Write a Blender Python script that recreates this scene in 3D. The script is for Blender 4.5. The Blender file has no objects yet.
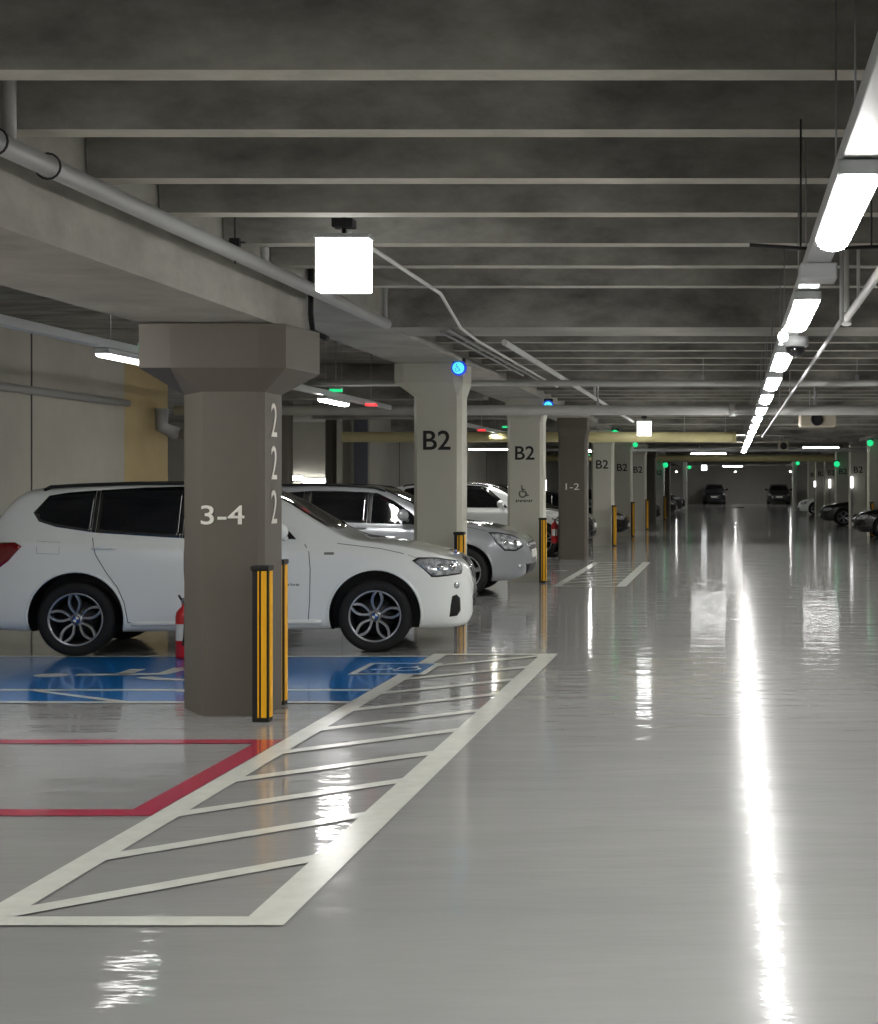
import bpy, bmesh, math, random
from mathutils import Vector, Matrix
from mathutils.bvhtree import BVHTree
random.seed(7)
sc = bpy.context.scene
COL = sc.collection
R = math.radians

# ------------------------------------------------------------------ camera
cam_d = bpy.data.cameras.new('camera')
cam = bpy.data.objects.new('camera', cam_d); COL.objects.link(cam)
cam.location = (0, 0, 1.6); cam.rotation_euler = (R(90), 0, 0)
cam_d.sensor_fit = 'HORIZONTAL'; cam_d.sensor_width = 36.0
cam_d.lens = 1500.0 / 878 * 36.0
cam_d.shift_x = -(730 - 439) / 878.0
cam_d.shift_y = -(512 - 484) / 878.0
cam_d.clip_end = 400; cam_d.clip_start = 0.05
sc.camera = cam
sc.view_settings.view_transform = 'Standard'
sc.view_settings.look = 'None'
sc.view_settings.gamma = 1.0
sc.view_settings.exposure = 0.38
try: sc.view_settings.use_curve_mapping = False
except Exception: pass
sc.cycles.use_denoising = True
sc.cycles.max_bounces = 8
sc.cycles.diffuse_bounces = 5
sc.cycles.sample_clamp_indirect = 25.0
w = bpy.data.worlds.new('world'); sc.world = w; w.use_nodes = True
w.node_tree.nodes['Background'].inputs[0].default_value = (0.8, 0.85, 1, 1)
w.node_tree.nodes['Background'].inputs[1].default_value = 0.02

# ------------------------------------------------------------------ materials
def srgb(r, g, b):
    f = lambda c: (c/255)/12.92 if c/255 <= .04045 else ((c/255+.055)/1.055)**2.4
    return (f(r), f(g), f(b), 1)
MATS = {}
def mat(name, col, rough=.5, metal=0., spec=.5, coat=0., emit=None, estr=0., noise=None, bump=None, trans=0.):
    """noise=(scale, amount, second colour); bump=(scale, strength, distance)"""
    m = bpy.data.materials.new(name); m.use_nodes = True
    nt = m.node_tree; b = nt.nodes['Principled BSDF']
    b.inputs['Base Color'].default_value = col
    b.inputs['Roughness'].default_value = rough
    b.inputs['Metallic'].default_value = metal
    b.inputs['Specular IOR Level'].default_value = spec
    b.inputs['Coat Weight'].default_value = coat
    b.inputs['Coat Roughness'].default_value = .04
    b.inputs['Transmission Weight'].default_value = trans
    if emit:
        b.inputs['Emission Color'].default_value = emit
        b.inputs['Emission Strength'].default_value = estr
    if noise or bump:
        tc = nt.nodes.new('ShaderNodeTexCoord')
    if noise:
        sc_, amt, c2 = noise[:3]
        st = noise[3] if len(noise) > 3 else (1, 1, 1)
        mp = nt.nodes.new('ShaderNodeMapping'); mp.inputs['Scale'].default_value = st
        nt.links.new(tc.outputs['Object'], mp.inputs['Vector'])
        n1 = nt.nodes.new('ShaderNodeTexNoise'); n1.inputs['Scale'].default_value = sc_
        n1.inputs['Detail'].default_value = 7; n1.inputs['Roughness'].default_value = .62
        nt.links.new(mp.outputs['Vector'], n1.inputs['Vector'])
        rp = nt.nodes.new('ShaderNodeValToRGB')
        rp.color_ramp.elements[0].position = .5 - .5*amt; rp.color_ramp.elements[0].color = col
        rp.color_ramp.elements[1].position = .5 + .5*amt; rp.color_ramp.elements[1].color = c2
        nt.links.new(n1.outputs['Fac'], rp.inputs['Fac'])
        nt.links.new(rp.outputs['Color'], b.inputs['Base Color'])
    if bump:
        n2 = nt.nodes.new('ShaderNodeTexNoise'); n2.inputs['Scale'].default_value = bump[0]
        n2.inputs['Detail'].default_value = 4
        nt.links.new(tc.outputs['Object'], n2.inputs['Vector'])
        bp = nt.nodes.new('ShaderNodeBump'); bp.inputs['Strength'].default_value = bump[1]
        bp.inputs['Distance'].default_value = bump[2]
        nt.links.new(n2.outputs['Fac'], bp.inputs['Height'])
        nt.links.new(bp.outputs['Normal'], b.inputs['Normal'])
    MATS[name] = m
    return m
M = MATS
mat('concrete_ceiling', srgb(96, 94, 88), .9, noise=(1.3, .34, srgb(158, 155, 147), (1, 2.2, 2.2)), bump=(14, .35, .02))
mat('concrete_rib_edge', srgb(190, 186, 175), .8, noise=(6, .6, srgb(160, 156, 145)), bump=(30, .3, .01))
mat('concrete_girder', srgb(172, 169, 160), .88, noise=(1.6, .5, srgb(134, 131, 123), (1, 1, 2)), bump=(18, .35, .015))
mat('concrete_wall', srgb(176, 173, 162), .88, noise=(.6, .6, srgb(150, 147, 136)), bump=(22, .25, .01))
mat('wall_dark_blue', srgb(92, 94, 104), .8)
mat('wall_warm', srgb(186, 166, 122), .85, noise=(1.4, .6, srgb(166, 148, 108)))
mat('wall_far', srgb(216, 214, 206), .85, noise=(.3, .6, srgb(198, 196, 188)))
mat('paint_brown', srgb(100, 94, 84), .62, noise=(2.5, .8, srgb(93, 87, 78)), bump=(90, .25, .004))
mat('paint_cream', srgb(196, 194, 180), .6, noise=(2.5, .8, srgb(188, 186, 172)), bump=(90, .25, .004))
mat('paint_pale', srgb(222, 222, 216), .6)
mat('letter_white', srgb(232, 230, 220), .6)
mat('letter_black', srgb(18, 18, 18), .6)
mat('letter_grey', srgb(90, 90, 84), .6)
mat('line_white', srgb(240, 242, 232), .2, coat=.3, noise=(9, .5, srgb(222, 224, 214)))
mat('line_red', srgb(190, 48, 80), .2, coat=.3, noise=(7, .5, srgb(172, 40, 70)))
mat('bay_blue', srgb(22, 116, 200), .13, spec=.5, coat=.2, noise=(2.2, .5, srgb(30, 126, 206)))
mat('pipe_white', srgb(206, 206, 202), .45, noise=(5, .6, srgb(190, 190, 186)))
mat('pipe_grey', srgb(150, 150, 148), .5)
mat('pipe_cream', srgb(210, 200, 150), .6, noise=(4, .6, srgb(190, 180, 132)))
mat('duct_beige', srgb(188, 180, 160), .6)
mat('steel', srgb(170, 170, 172), .35, metal=.9)
mat('black_iron', srgb(24, 24, 26), .55)
mat('rubber', srgb(17, 17, 18), .75, bump=(60, .3, .003))
mat('plastic_black', srgb(14, 14, 15), .5)
mat('car_glass', srgb(9, 10, 14), .03, spec=.9, coat=.8)
mat('car_white', srgb(240, 243, 240), .28, coat=1.)
mat('car_silver', srgb(165, 168, 172), .28, metal=.35, coat=1.)
mat('car_black', srgb(16, 16, 18), .25, coat=1.)
mat('car_graphite', srgb(42, 42, 46), .28, metal=.3, coat=1.)
mat('car_navy', srgb(20, 22, 32), .25, metal=.2, coat=1.)
mat('chrome', srgb(215, 215, 218), .12, metal=1.)
mat('alloy', srgb(176, 178, 182), .28, metal=.85)
mat('alloy_dark', srgb(40, 41, 44), .45, metal=.5)
mat('lamp_glass', srgb(225, 228, 230), .12, metal=.3, coat=1., noise=(16, .3, srgb(110, 114, 120)))
mat('tail_red', srgb(120, 10, 20), .12, coat=1.)
mat('seam', srgb(50, 50, 50), .8)
mat('plate', srgb(225, 225, 218), .4)
mat('emblem_blue', srgb(30, 90, 180), .3, coat=1.)
mat('extinguisher_red', srgb(200, 24, 30), .3, coat=.6)
mat('guard_yellow', srgb(255, 188, 24), .4)
mat('guard_black', srgb(22, 20, 18), .6)
mat('guard_silver', srgb(190, 188, 180), .3, metal=.5)
mat('tray_white', srgb(176, 178, 178), .5)
TUBE = 95.
mat('tube_glow', (1, 1, 1, 1), .4, emit=(1.0, .99, .965, 1), estr=TUBE)
mat('tube_glow_soft', (1, 1, 1, 1), .4, emit=(1.0, .99, .965, 1), estr=24.)
mat('tube_glow_dim', (1, 1, 1, 1), .4, emit=(1.0, .99, .965, 1), estr=5.5)  # tube glow turned down so its floor reflection stays faint
mat('fill_glow_far', (1, 1, 1, 1), .4, emit=(1.0, .99, .965, 1), estr=120.)  # glow of the fill lights added over the far aisle
mat('strip_glow', (1, 1, 1, 1), .4, emit=(1.0, 1, 1, 1), estr=2.5)
mat('sign_glow', (1, 1, 1, 1), .4, emit=(.97, 1, .99, 1), estr=5.)
mat('sign_tint', (.4, .9, .9, 1), .4, emit=(.75, 1, 1, 1), estr=1.0)
mat('led_green', (.02, .5, .2, 1), .3, emit=(.02, .8, .28, 1), estr=.75)
mat('led_red', (.6, .02, .02, 1), .3, emit=(1, .04, .05, 1), estr=1.0)
mat('led_blue', (.02, .05, .6, 1), .3, emit=(.01, .05, .7, 1), estr=.5)
mat('led_cyan', (.1, .6, .9, 1), .3, emit=(.12, .85, .8, 1), estr=.75)
mat('grate_black', srgb(30, 30, 30), .6)

def floor_material():
    m = bpy.data.materials.new('epoxy_floor'); m.use_nodes = True; nt = m.node_tree
    b = nt.nodes['Principled BSDF']
    tc = nt.nodes.new('ShaderNodeTexCoord')
    n = nt.nodes.new('ShaderNodeTexNoise'); n.inputs['Scale'].default_value = .55; n.inputs['Detail'].default_value = 6
    nt.links.new(tc.outputs['Object'], n.inputs['Vector'])
    rp = nt.nodes.new('ShaderNodeValToRGB')
    rp.color_ramp.elements[0].position = .3; rp.color_ramp.elements[0].color = srgb(150, 150, 149)
    rp.color_ramp.elements[1].position = .7; rp.color_ramp.elements[1].color = srgb(160, 160, 158)
    nt.links.new(n.outputs['Fac'], rp.inputs['Fac']); nt.links.new(rp.outputs['Color'], b.inputs['Base Color'])
    b.inputs['Coat Weight'].default_value = .8
    b.inputs['Coat IOR'].default_value = 1.5
    b.inputs['Specular IOR Level'].default_value = .5
    # slow waves of a hand-spread coating plus finer ripple
    m1 = nt.nodes.new('ShaderNodeMapping'); m1.inputs['Scale'].default_value = (.7, 2.6, 1)
    nt.links.new(tc.outputs['Object'], m1.inputs['Vector'])
    a = nt.nodes.new('ShaderNodeTexNoise'); a.inputs['Scale'].default_value = 1.3; a.inputs['Detail'].default_value = 3
    nt.links.new(m1.outputs['Vector'], a.inputs['Vector'])
    bp = nt.nodes.new('ShaderNodeBump'); bp.inputs['Strength'].default_value = .4; bp.inputs['Distance'].default_value = .016
    nt.links.new(a.outputs['Fac'], bp.inputs['Height'])
    c = nt.nodes.new('ShaderNodeTexNoise'); c.inputs['Scale'].default_value = 9; c.inputs['Detail'].default_value = 2
    nt.links.new(m1.outputs['Vector'], c.inputs['Vector'])
    bp2 = nt.nodes.new('ShaderNodeBump'); bp2.inputs['Strength'].default_value = .3; bp2.inputs['Distance'].default_value = .002
    nt.links.new(c.outputs['Fac'], bp2.inputs['Height']); nt.links.new(bp.outputs['Normal'], bp2.inputs['Normal'])
    nt.links.new(bp2.outputs['Normal'], b.inputs['Normal'])
    # worn and polished spots
    r = nt.nodes.new('ShaderNodeTexNoise'); r.inputs['Scale'].default_value = 2.4; r.inputs['Detail'].default_value = 5
    nt.links.new(tc.outputs['Object'], r.inputs['Vector'])
    mr = nt.nodes.new('ShaderNodeMapRange'); mr.inputs['To Min'].default_value = .02; mr.inputs['To Max'].default_value = .07
    nt.links.new(r.outputs['Fac'], mr.inputs['Value']); nt.links.new(mr.outputs['Result'], b.inputs['Coat Roughness'])
    b.inputs['Roughness'].default_value = .2
    b.inputs['Specular IOR Level'].default_value = .015
    nt.links.new(bp2.outputs['Normal'], b.inputs['Coat Normal'])
    MATS['epoxy_floor'] = m
floor_material()

# ------------------------------------------------------------------ mesh helpers
def link(o, parent=None):
    COL.objects.link(o)
    if parent: o.parent = parent
    return o
def from_bm(name, bm, m, parent=None, smooth=False):
    me = bpy.data.meshes.new(name)
    bmesh.ops.recalc_face_normals(bm, faces=bm.faces[:])
    bm.to_mesh(me); bm.free()
    for mm in (m if isinstance(m, (list, tuple)) else [m]): me.materials.append(M[mm])
    if smooth:
        for p in me.polygons: p.use_smooth = True
    return link(bpy.data.objects.new(name, me), parent)
def box(bm, x0, x1, y0, y1, z0, z1, mi=0):
    v = [bm.verts.new(p) for p in ((x0,y0,z0),(x1,y0,z0),(x1,y1,z0),(x0,y1,z0),(x0,y0,z1),(x1,y0,z1),(x1,y1,z1),(x0,y1,z1))]
    for f in ((3,2,1,0),(4,5,6,7),(0,1,5,4),(1,2,6,5),(2,3,7,6),(3,0,4,7)):
        fc = bm.faces.new([v[i] for i in f]); fc.material_index = mi
def rbox(bm, x0, x1, y0, y1, z0, z1, r=.01, mi=0):
    b2 = bmesh.new(); box(b2, x0, x1, y0, y1, z0, z1)
    bmesh.ops.bevel(b2, geom=b2.edges[:], offset=r, segments=2, affect='EDGES', profile=.5)
    me = bpy.data.meshes.new('tmp'); b2.to_mesh(me); b2.free()
    n0 = len(bm.faces); bm.from_mesh(me); bpy.data.meshes.remove(me); bm.faces.ensure_lookup_table()
    for f in bm.faces[n0:]: f.material_index = mi
def tube(bm, pts, r, seg=10, mi=0, cap=True):
    pts = [Vector(p) for p in pts]; rings = []
    prev = None
    for i, p in enumerate(pts):
        if i == 0: d = pts[1]-pts[0]
        elif i == len(pts)-1: d = pts[-1]-pts[-2]
        else: d = (pts[i]-pts[i-1]).normalized() + (pts[i+1]-pts[i]).normalized()
        d.normalize()
        if prev is None:
            u = d.orthogonal().normalized()
        else:
            u = (prev - d*prev.dot(d)).normalized()
        prev = u; v = d.cross(u)
        rr = r[i] if isinstance(r, (list, tuple)) else r
        k = 1.
        if 0 < i < len(pts)-1:
            cs = (pts[i]-pts[i-1]).normalized().dot(d); k = 1/max(.5, cs)
        rings.append([bm.verts.new(p + (u*math.cos(t)+v*math.sin(t))*rr*(k if False else 1)) for t in [2*math.pi*j/seg for j in range(seg)]])
    for a, b in zip(rings, rings[1:]):
        for j in range(seg):
            f = bm.faces.new((a[j], a[(j+1) % seg], b[(j+1) % seg], b[j])); f.material_index = mi; f.smooth = True
    if cap:
        f = bm.faces.new(rings[0][::-1]); f.material_index = mi
        f = bm.faces.new(rings[-1]); f.material_index = mi
def lathe(bm, prof, axis='Z', seg=24, origin=(0,0,0), mi=0, cap=True):
    """prof: list of (radius, height)"""
    o = Vector(origin); rings = []
    for r, h in prof:
        ring = []
        for j in range(seg):
            t = 2*math.pi*j/seg; c, s = r*math.cos(t), r*math.sin(t)
            p = {'Z': (c, s, h), 'Y': (c, h, s), 'X': (h, c, s)}[axis]
            ring.append(bm.verts.new(o+Vector(p)))
        rings.append(ring)
    for a, b in zip(rings, rings[1:]):
        for j in range(seg):
            f = bm.faces.new((a[j], a[(j+1) % seg], b[(j+1) % seg], b[j])); f.material_index = mi; f.smooth = True
    if cap:
        for q in (rings[0][::-1], rings[-1]):
            f = bm.faces.new(q); f.material_index = mi
def prism(bm, foot, z0, z1, foot2=None, mi=0):
    f2 = foot2 or foot
    a = [bm.verts.new((x, y, z0)) for x, y in foot]; b = [bm.verts.new((x, y, z1)) for x, y in f2]
    n = len(a)
    for j in range(n):
        f = bm.faces.new((a[j], a[(j+1) % n], b[(j+1) % n], b[j])); f.material_index = mi
    bm.faces.new(a[::-1]).material_index = mi; bm.faces.new(b).material_index = mi
def tag(o, label, cat, group=None, kind=None):
    o['label'] = label; o['category'] = cat
    if group: o['group'] = group
    if kind: o['kind'] = kind
    return o
def empty(name, loc, rz=0.):
    o = bpy.data.objects.new(name, None); o.location = loc; o.rotation_euler = (0, 0, rz); o.empty_display_size = .1
    return link(o)
def struct(name, bm, m, label=None, smooth=False):
    o = from_bm(name, bm, m, smooth=smooth); o['kind'] = 'structure'
    if label: o['label'] = label
    return o
def text_mesh(s, size, bold=0., spacing=1.):
    cu = bpy.data.curves.new('lettering', 'FONT'); cu.body = s; cu.size = size
    cu.align_x = 'CENTER'; cu.align_y = 'CENTER'; cu.extrude = .0015; cu.offset = bold; cu.space_character = spacing
    o = bpy.data.objects.new('tmp_text', cu); COL.objects.link(o)
    bpy.context.view_layer.update()
    dg = bpy.context.evaluated_depsgraph_get()
    me = bpy.data.meshes.new_from_object(o.evaluated_get(dg))
    bpy.data.objects.remove(o); bpy.data.curves.remove(cu)
    xs = [v.co.x for v in me.vertices]; ys = [v.co.y for v in me.vertices]
    cx, cy = (min(xs)+max(xs))/2, (min(ys)+max(ys))/2
    for v in me.vertices: v.co.x -= cx; v.co.y -= cy
    return me, max(xs)-min(xs), max(ys)-min(ys)
def lettering(s, w, h, m, parent, loc, facing='front', bold=.0, name='lettering'):
    """text scaled to w x h metres; facing front = towards -Y, right = towards +X"""
    me, tw, th = text_mesh(s, 1., bold)
    me.materials.clear(); me.materials.append(M[m])
    for v in me.vertices: v.co.x *= w/tw; v.co.y *= h/th
    o = bpy.data.objects.new(name, me); link(o, parent)
    o.location = loc
    o.rotation_euler = (R(90), 0, 0) if facing == 'front' else (R(90), 0, R(90))
    return o
def isa_polys():
    """wheelchair symbol strokes as polylines in a unit box, y up: (points, width)"""
    arc = [(.42+.27*math.cos(t), .29+.27*math.sin(t)) for t in [R(125)+R(235)*i/16 for i in range(17)]]
    return [([(.36, .83), (.40, .47), (.68, .46)], .085), ([(.38, .64), (.62, .64)], .07), ([(.66, .47), (.78, .14), (.92, .18)], .085), (arc, .075)], ((.345, .93), .075)
def flat_strokes(bm, polys, head, fn, mi=0, wk=1.):
    for pts, wd in polys:
        L = []; Rr = []
        for i, p in enumerate(pts):
            a = Vector(pts[max(0, i-1)]); b = Vector(pts[min(len(pts)-1, i+1)])
            d = (b-a).normalized(); n = Vector((-d.y, d.x))*wd*wk/2
            L.append(Vector(p)+n); Rr.append(Vector(p)-n)
        va = [bm.verts.new(fn(q)) for q in L]; vb = [bm.verts.new(fn(q)) for q in Rr]
        for i in range(len(pts)-1):
            bm.faces.new((va[i], va[i+1], vb[i+1], vb[i])).material_index = mi
    (hx, hy), hr = head
    bm.faces.new([bm.verts.new(fn(Vector((hx+hr*math.cos(t), hy+hr*math.sin(t))))) for t in [2*math.pi*i/16 for i in range(16)]]).material_index = mi

# ------------------------------------------------------------------ the setting
YB, YF, XL, XR = -7., 122., -8.6, 9.6
bm = bmesh.new(); box(bm, -22.2, XR+.2, YB-.2, YF+.2, -.3, 0); struct('floor', bm, 'epoxy_floor')

RZ = 3.08
ribs = [-3.3+.96*i for i in range(8)] + [4.45, 5.43, 6.33, 7.33, 8.25, 9.29, 10.23, 11.27]
beams = [13.4 + 7.15*i for i in range(15)]
for bi, b0 in enumerate(beams):
    ribs += [b0+.8+.55+.96*k for k in range(6)]
bm = bmesh.new()
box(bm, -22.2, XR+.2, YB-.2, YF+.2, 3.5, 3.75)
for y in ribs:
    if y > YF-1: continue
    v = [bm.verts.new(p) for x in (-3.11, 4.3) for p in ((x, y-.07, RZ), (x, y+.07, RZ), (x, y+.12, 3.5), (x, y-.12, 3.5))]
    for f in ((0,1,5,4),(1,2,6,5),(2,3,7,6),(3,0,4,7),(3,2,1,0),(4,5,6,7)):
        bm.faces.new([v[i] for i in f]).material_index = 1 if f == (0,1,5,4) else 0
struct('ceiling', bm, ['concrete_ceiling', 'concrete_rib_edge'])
# cross beams
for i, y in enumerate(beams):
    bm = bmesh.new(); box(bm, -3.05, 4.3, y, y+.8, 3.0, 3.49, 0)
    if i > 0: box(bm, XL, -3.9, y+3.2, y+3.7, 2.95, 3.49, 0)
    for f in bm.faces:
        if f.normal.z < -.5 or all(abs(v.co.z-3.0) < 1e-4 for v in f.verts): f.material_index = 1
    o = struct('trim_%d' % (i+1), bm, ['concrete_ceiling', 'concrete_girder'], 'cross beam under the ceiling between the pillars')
# longitudinal girders
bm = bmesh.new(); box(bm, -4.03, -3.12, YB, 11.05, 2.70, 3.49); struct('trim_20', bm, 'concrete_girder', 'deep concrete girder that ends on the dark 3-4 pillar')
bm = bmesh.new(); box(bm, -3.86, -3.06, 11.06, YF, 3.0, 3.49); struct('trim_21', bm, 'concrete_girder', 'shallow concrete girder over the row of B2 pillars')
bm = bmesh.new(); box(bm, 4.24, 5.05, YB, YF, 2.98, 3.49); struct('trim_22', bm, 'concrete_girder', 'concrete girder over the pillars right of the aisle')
# walls
bm = bmesh.new(); box(bm, XL-.4, XL, YB, 21.3, 0, 3.5); box(bm, XL-.4, XL-.02, 21.3, 23.0, 0, 3.5, 1)
for y in (5.2, 11.4, 18.45): box(bm, XL-.01, XL+.006, y, y+.03, 0, 3.5, 2)
box(bm, XL-.4, XL, 35.8, YF, 0, 3.5); box(bm, XL-.36, XL-.04, 35.74, 35.82, 0, 3.5, 3)
for y in (39.0, 46, 53): box(bm, XL-.01, XL+.006, y, y+.04, 0, 3.5, 2)
struct('wall_left', bm, ['concrete_wall', 'wall_warm', 'seam', 'wall_dark_blue'])
bm = bmesh.new(); box(bm, -22.2, XL, 46, 46.2, 0, 3.5); box(bm, -22.2, -22, 23, 46, 0, 3.5); box(bm, -22.2, XL-.4, 22.8, 23, 0, 3.5)
struct('wall_annex', bm, 'concrete_wall')
bm = bmesh.new(); box(bm, XL, XR+.2, YF, YF+.2, 0, 3.5); struct('wall_far', bm, 'wall_far')
bm = bmesh.new(); box(bm, XR, XR+.2, YB, YF, 0, 3.5); struct('wall_right', bm, 'wall_far')
bm = bmesh.new(); box(bm, XL-.4, XR+.2, YB-.2, YB, 0, 3.5); struct('wall_behind', bm, 'concrete_wall')

# ------------------------------------------------------------------ floor paint (thin coats)
def quad(bm, pts, z, mi=0, th=.0):
    bm.faces.new([bm.verts.new((x, y, z)) for x, y in pts]).material_index = mi
def hatch_strip(name, y0, y1, pitch, label, first=.55, z=.006):
    bm = bmesh.new(); xl0, xl1, xr0, xr1 = -2.78, -2.645, -1.775, -1.615
    quad(bm, [(xl0, y0), (xl1, y0), (xl1, y1), (xl0, y1)], z)
    quad(bm, [(xr0, y0), (xr1, y0), (xr1, y1), (xr0, y1)], z)
    quad(bm, [(xl1, y0), (xr0, y0), (xr0, y0+.11), (xl1, y0+.11)], z)
    quad(bm, [(xl1, y1-.13), (xr0, y1-.13), (xr0, y1), (xl1, y1)], z)
    y = y0+.11
    wv = .14
    while y < y1-.3:
        ya, yb = y, y+.79
        if yb > y1-.14:
            k = (y1-.14-ya)/(yb-ya)
            quad(bm, [(xl1, ya), (xl1, ya+wv), (xl1+(xr0-xl1)*max(0,k-.16), y1-.14), (xl1+(xr0-xl1)*k, y1-.14)], z)
        else:
            quad(bm, [(xl1, ya), (xr0, yb), (xr0, yb+wv), (xl1, ya+wv)], z)
        y += pitch
    return struct(name, bm, 'line_white', label)
hatch_strip('floor_walkway_marking', 5.42, 14.1, .835, 'white hatched walkway painted beside the dark pillar')
hatch_strip('floor_walkway_marking', 23.3, 30.6, .835, 'white hatched walkway painted further along the aisle')
bm = bmesh.new()
quad(bm, [(-7.9, 9.23), (-2.79, 9.23), (-2.79, 9.37), (-7.9, 9.37)], .004)
quad(bm, [(-7.9, 7.22), (-2.79, 7.22), (-2.79, 7.36), (-7.9, 7.36)], .004)
quad(bm, [(-2.93, 7.36), (-2.79, 7.36), (-2.79, 9.23), (-2.93, 9.23)], .004)
struct('floor_red_marking', bm, 'line_red', 'red outline painted on the floor in front of the dark pillar')
bm = bmesh.new()
quad(bm, [(-8.2, 10.93), (-2.79, 10.93), (-2.79, 13.93), (-8.2, 13.93)], .003, 0)
for a, b in ((10.93, 11.02), (11.58, 11.67), (13.85, 13.93)): quad(bm, [(-8.2, a), (-2.79, a), (-2.79, b), (-8.2, b)], .0045, 1)
for x in (-7.6, -6.5, -5.4, -4.3):
    quad(bm, [(x, 11.58), (x+.1, 11.58), (x+.98, 11.02), (x+.84, 11.02)], .0048, 1)
polys, head = isa_polys()
flat_strokes(bm, polys, head, lambda q: (-3.85-1.95*q.y, 12.0+1.5*q.x, .0052), 1)
# small white-framed sign at the mouth of the bay
bm2 = bm
quad(bm2, [(-3.2, 12.55), (-2.55, 12.55), (-2.55, 13.35), (-3.2, 13.35)], .0075, 1)
quad(bm2, [(-3.14, 12.61), (-2.61, 12.61), (-2.61, 13.29), (-3.14, 13.29)], .009, 0)
flat_strokes(bm2, polys, head, lambda q: (-2.66-.42*q.y, 12.72+.42*q.x, .0105), 1)
struct('floor_accessible_bay_marking', bm, ['bay_blue', 'line_white'], 'blue painted accessible bay with white lines and wheelchair symbol')
bm = bmesh.new()
for k in range(2, 16):
    yb = 10.9+7.15*k
    for q in (0, 2.4, 4.8):
        if yb+q < 112: quad(bm, [(-8, yb+q), (-3.0, yb+q), (-3.0, yb+q+.1), (-8, yb+q+.1)], .003); quad(bm, [(4.1, yb+q), (9.2, yb+q), (9.2, yb+q+.1), (4.1, yb+q+.1)], .003)
struct('floor_bay_lines', bm, 'line_white', 'thin white lines between the parking bays')

# ------------------------------------------------------------------ pillars
def pillar(name_label, y, xl, xr, paint, cap=None, kind='B2', foot=None, depth=.45, group=None, mark=None, top=3.0):
    t = empty('pillar', ((xl+xr)/2, y, 0)); tag(t, name_label, 'pillar', group or 'row of concrete pillars', 'thing')
    x0, x1 = xl-(xl+xr)/2, xr-(xl+xr)/2
    c = .05
    fp = foot or [(x0, c*1.5), (x0+c, 0), (x1-c, 0), (x1, c), (x1, depth-c), (x1-c, depth), (x0+c, depth), (x0, depth-c)]
    bm = bmesh.new()
    if cap:
        z_s, z_f, cf = cap   # taper start, full width height, footprint of the full capital
        prism(bm, fp, 0, z_s)
        prism(bm, fp, z_s, z_f, cf); prism(bm, cf, z_f, top)
    else:
        prism(bm, fp, 0, top)
    bmesh.ops.remove_doubles(bm, verts=bm.verts[:], dist=1e-5)
    from_bm('shaft', bm, paint, t)
    zc = 2.11
    cx = ((x0+x1)/2)
    if kind == 'B2':
        lettering('B2', .32, .225, 'letter_black', t, (cx+.0, -.003, zc), bold=.012)
    return t
# the dark pillar in front: footprint as seen, with a wide canted corner
p1x = -3.53
fp1 = [(-3.90-p1x, .40), (-3.63-p1x, 0), (-3.25-p1x, .0), (-3.215-p1x, .05), (-3.21-p1x, .42), (-3.26-p1x, .5), (-3.80-p1x, .5), (-3.90-p1x, .44)]
cf1 = [(-4.02-p1x, -.12), (-3.80-p1x, -.14), (-3.20-p1x, -.14), (-3.02-p1x, -.12), (-2.96-p1x, .5), (-3.10-p1x, .68), (-3.80-p1x, .68), (-4.02-p1x, .66)]
t = empty('pillar', (p1x, 10.32, 0)); tag(t, 'dark brown-grey pillar marked 3-4 and 222 beside the blue bay', 'pillar', None, 'thing')
bm = bmesh.new(); prism(bm, fp1, 0, 2.235); prism(bm, fp1, 2.235, 2.39, cf1); prism(bm, cf1, 2.39, 2.69)
bmesh.ops.remove_doubles(bm, verts=bm.verts[:], dist=1e-5)
from_bm('shaft', bm, 'paint_brown', t)
lettering('3-4', .30, .132, 'letter_white', t, (-3.49-p1x, -.003, 1.387), bold=.008)
for z in (2.05, 1.75, 1.44): lettering('2', .13, .235, 'letter_white', t, (-3.212-p1x+.004, .235, z), 'right')
rows = [ # i, xl, xr, paint, kind, label
 (1, -3.69, -3.13, 'paint_cream', 'B2', 'cream pillar with a large black B2, right behind the near white SUV nose'),
 (2, -3.66, -3.07, 'paint_cream', 'B2', 'cream pillar with B2 above a small grey wheelchair symbol'),
 (3, -3.64, -3.03, 'paint_brown', '12', 'dark grey-brown pillar marked 1-2'),
 (4, -3.60, -3.03, 'paint_cream', 'B2', 'cream B2 pillar just past the dark 1-2 pillar'),
 (5, -3.60, -3.02, 'paint_cream', 'B2', 'cream B2 pillar under the second green lamp, second past the 1-2 pillar'),
 (6, -3.55, -2.98, 'paint_cream', 'B2', 'cream B2 pillar just before the unlettered dark pillar in the distance'),
 (7, -3.55, -2.98, 'paint_brown', '', 'distant dark pillar without lettering on the left of the aisle'),
 (8, -3.50, -2.95, 'paint_pale', 'B2', 'distant pale B2 pillar just past the unlettered dark pillar'),
 (9, -3.50, -2.97, 'paint_brown', '', 'far dull pillar behind the pale distant B2 pillar'),
 (12, -3.09, -2.75, 'paint_pale', '', 'slim pale pillar furthest along the left row'),
]
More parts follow.
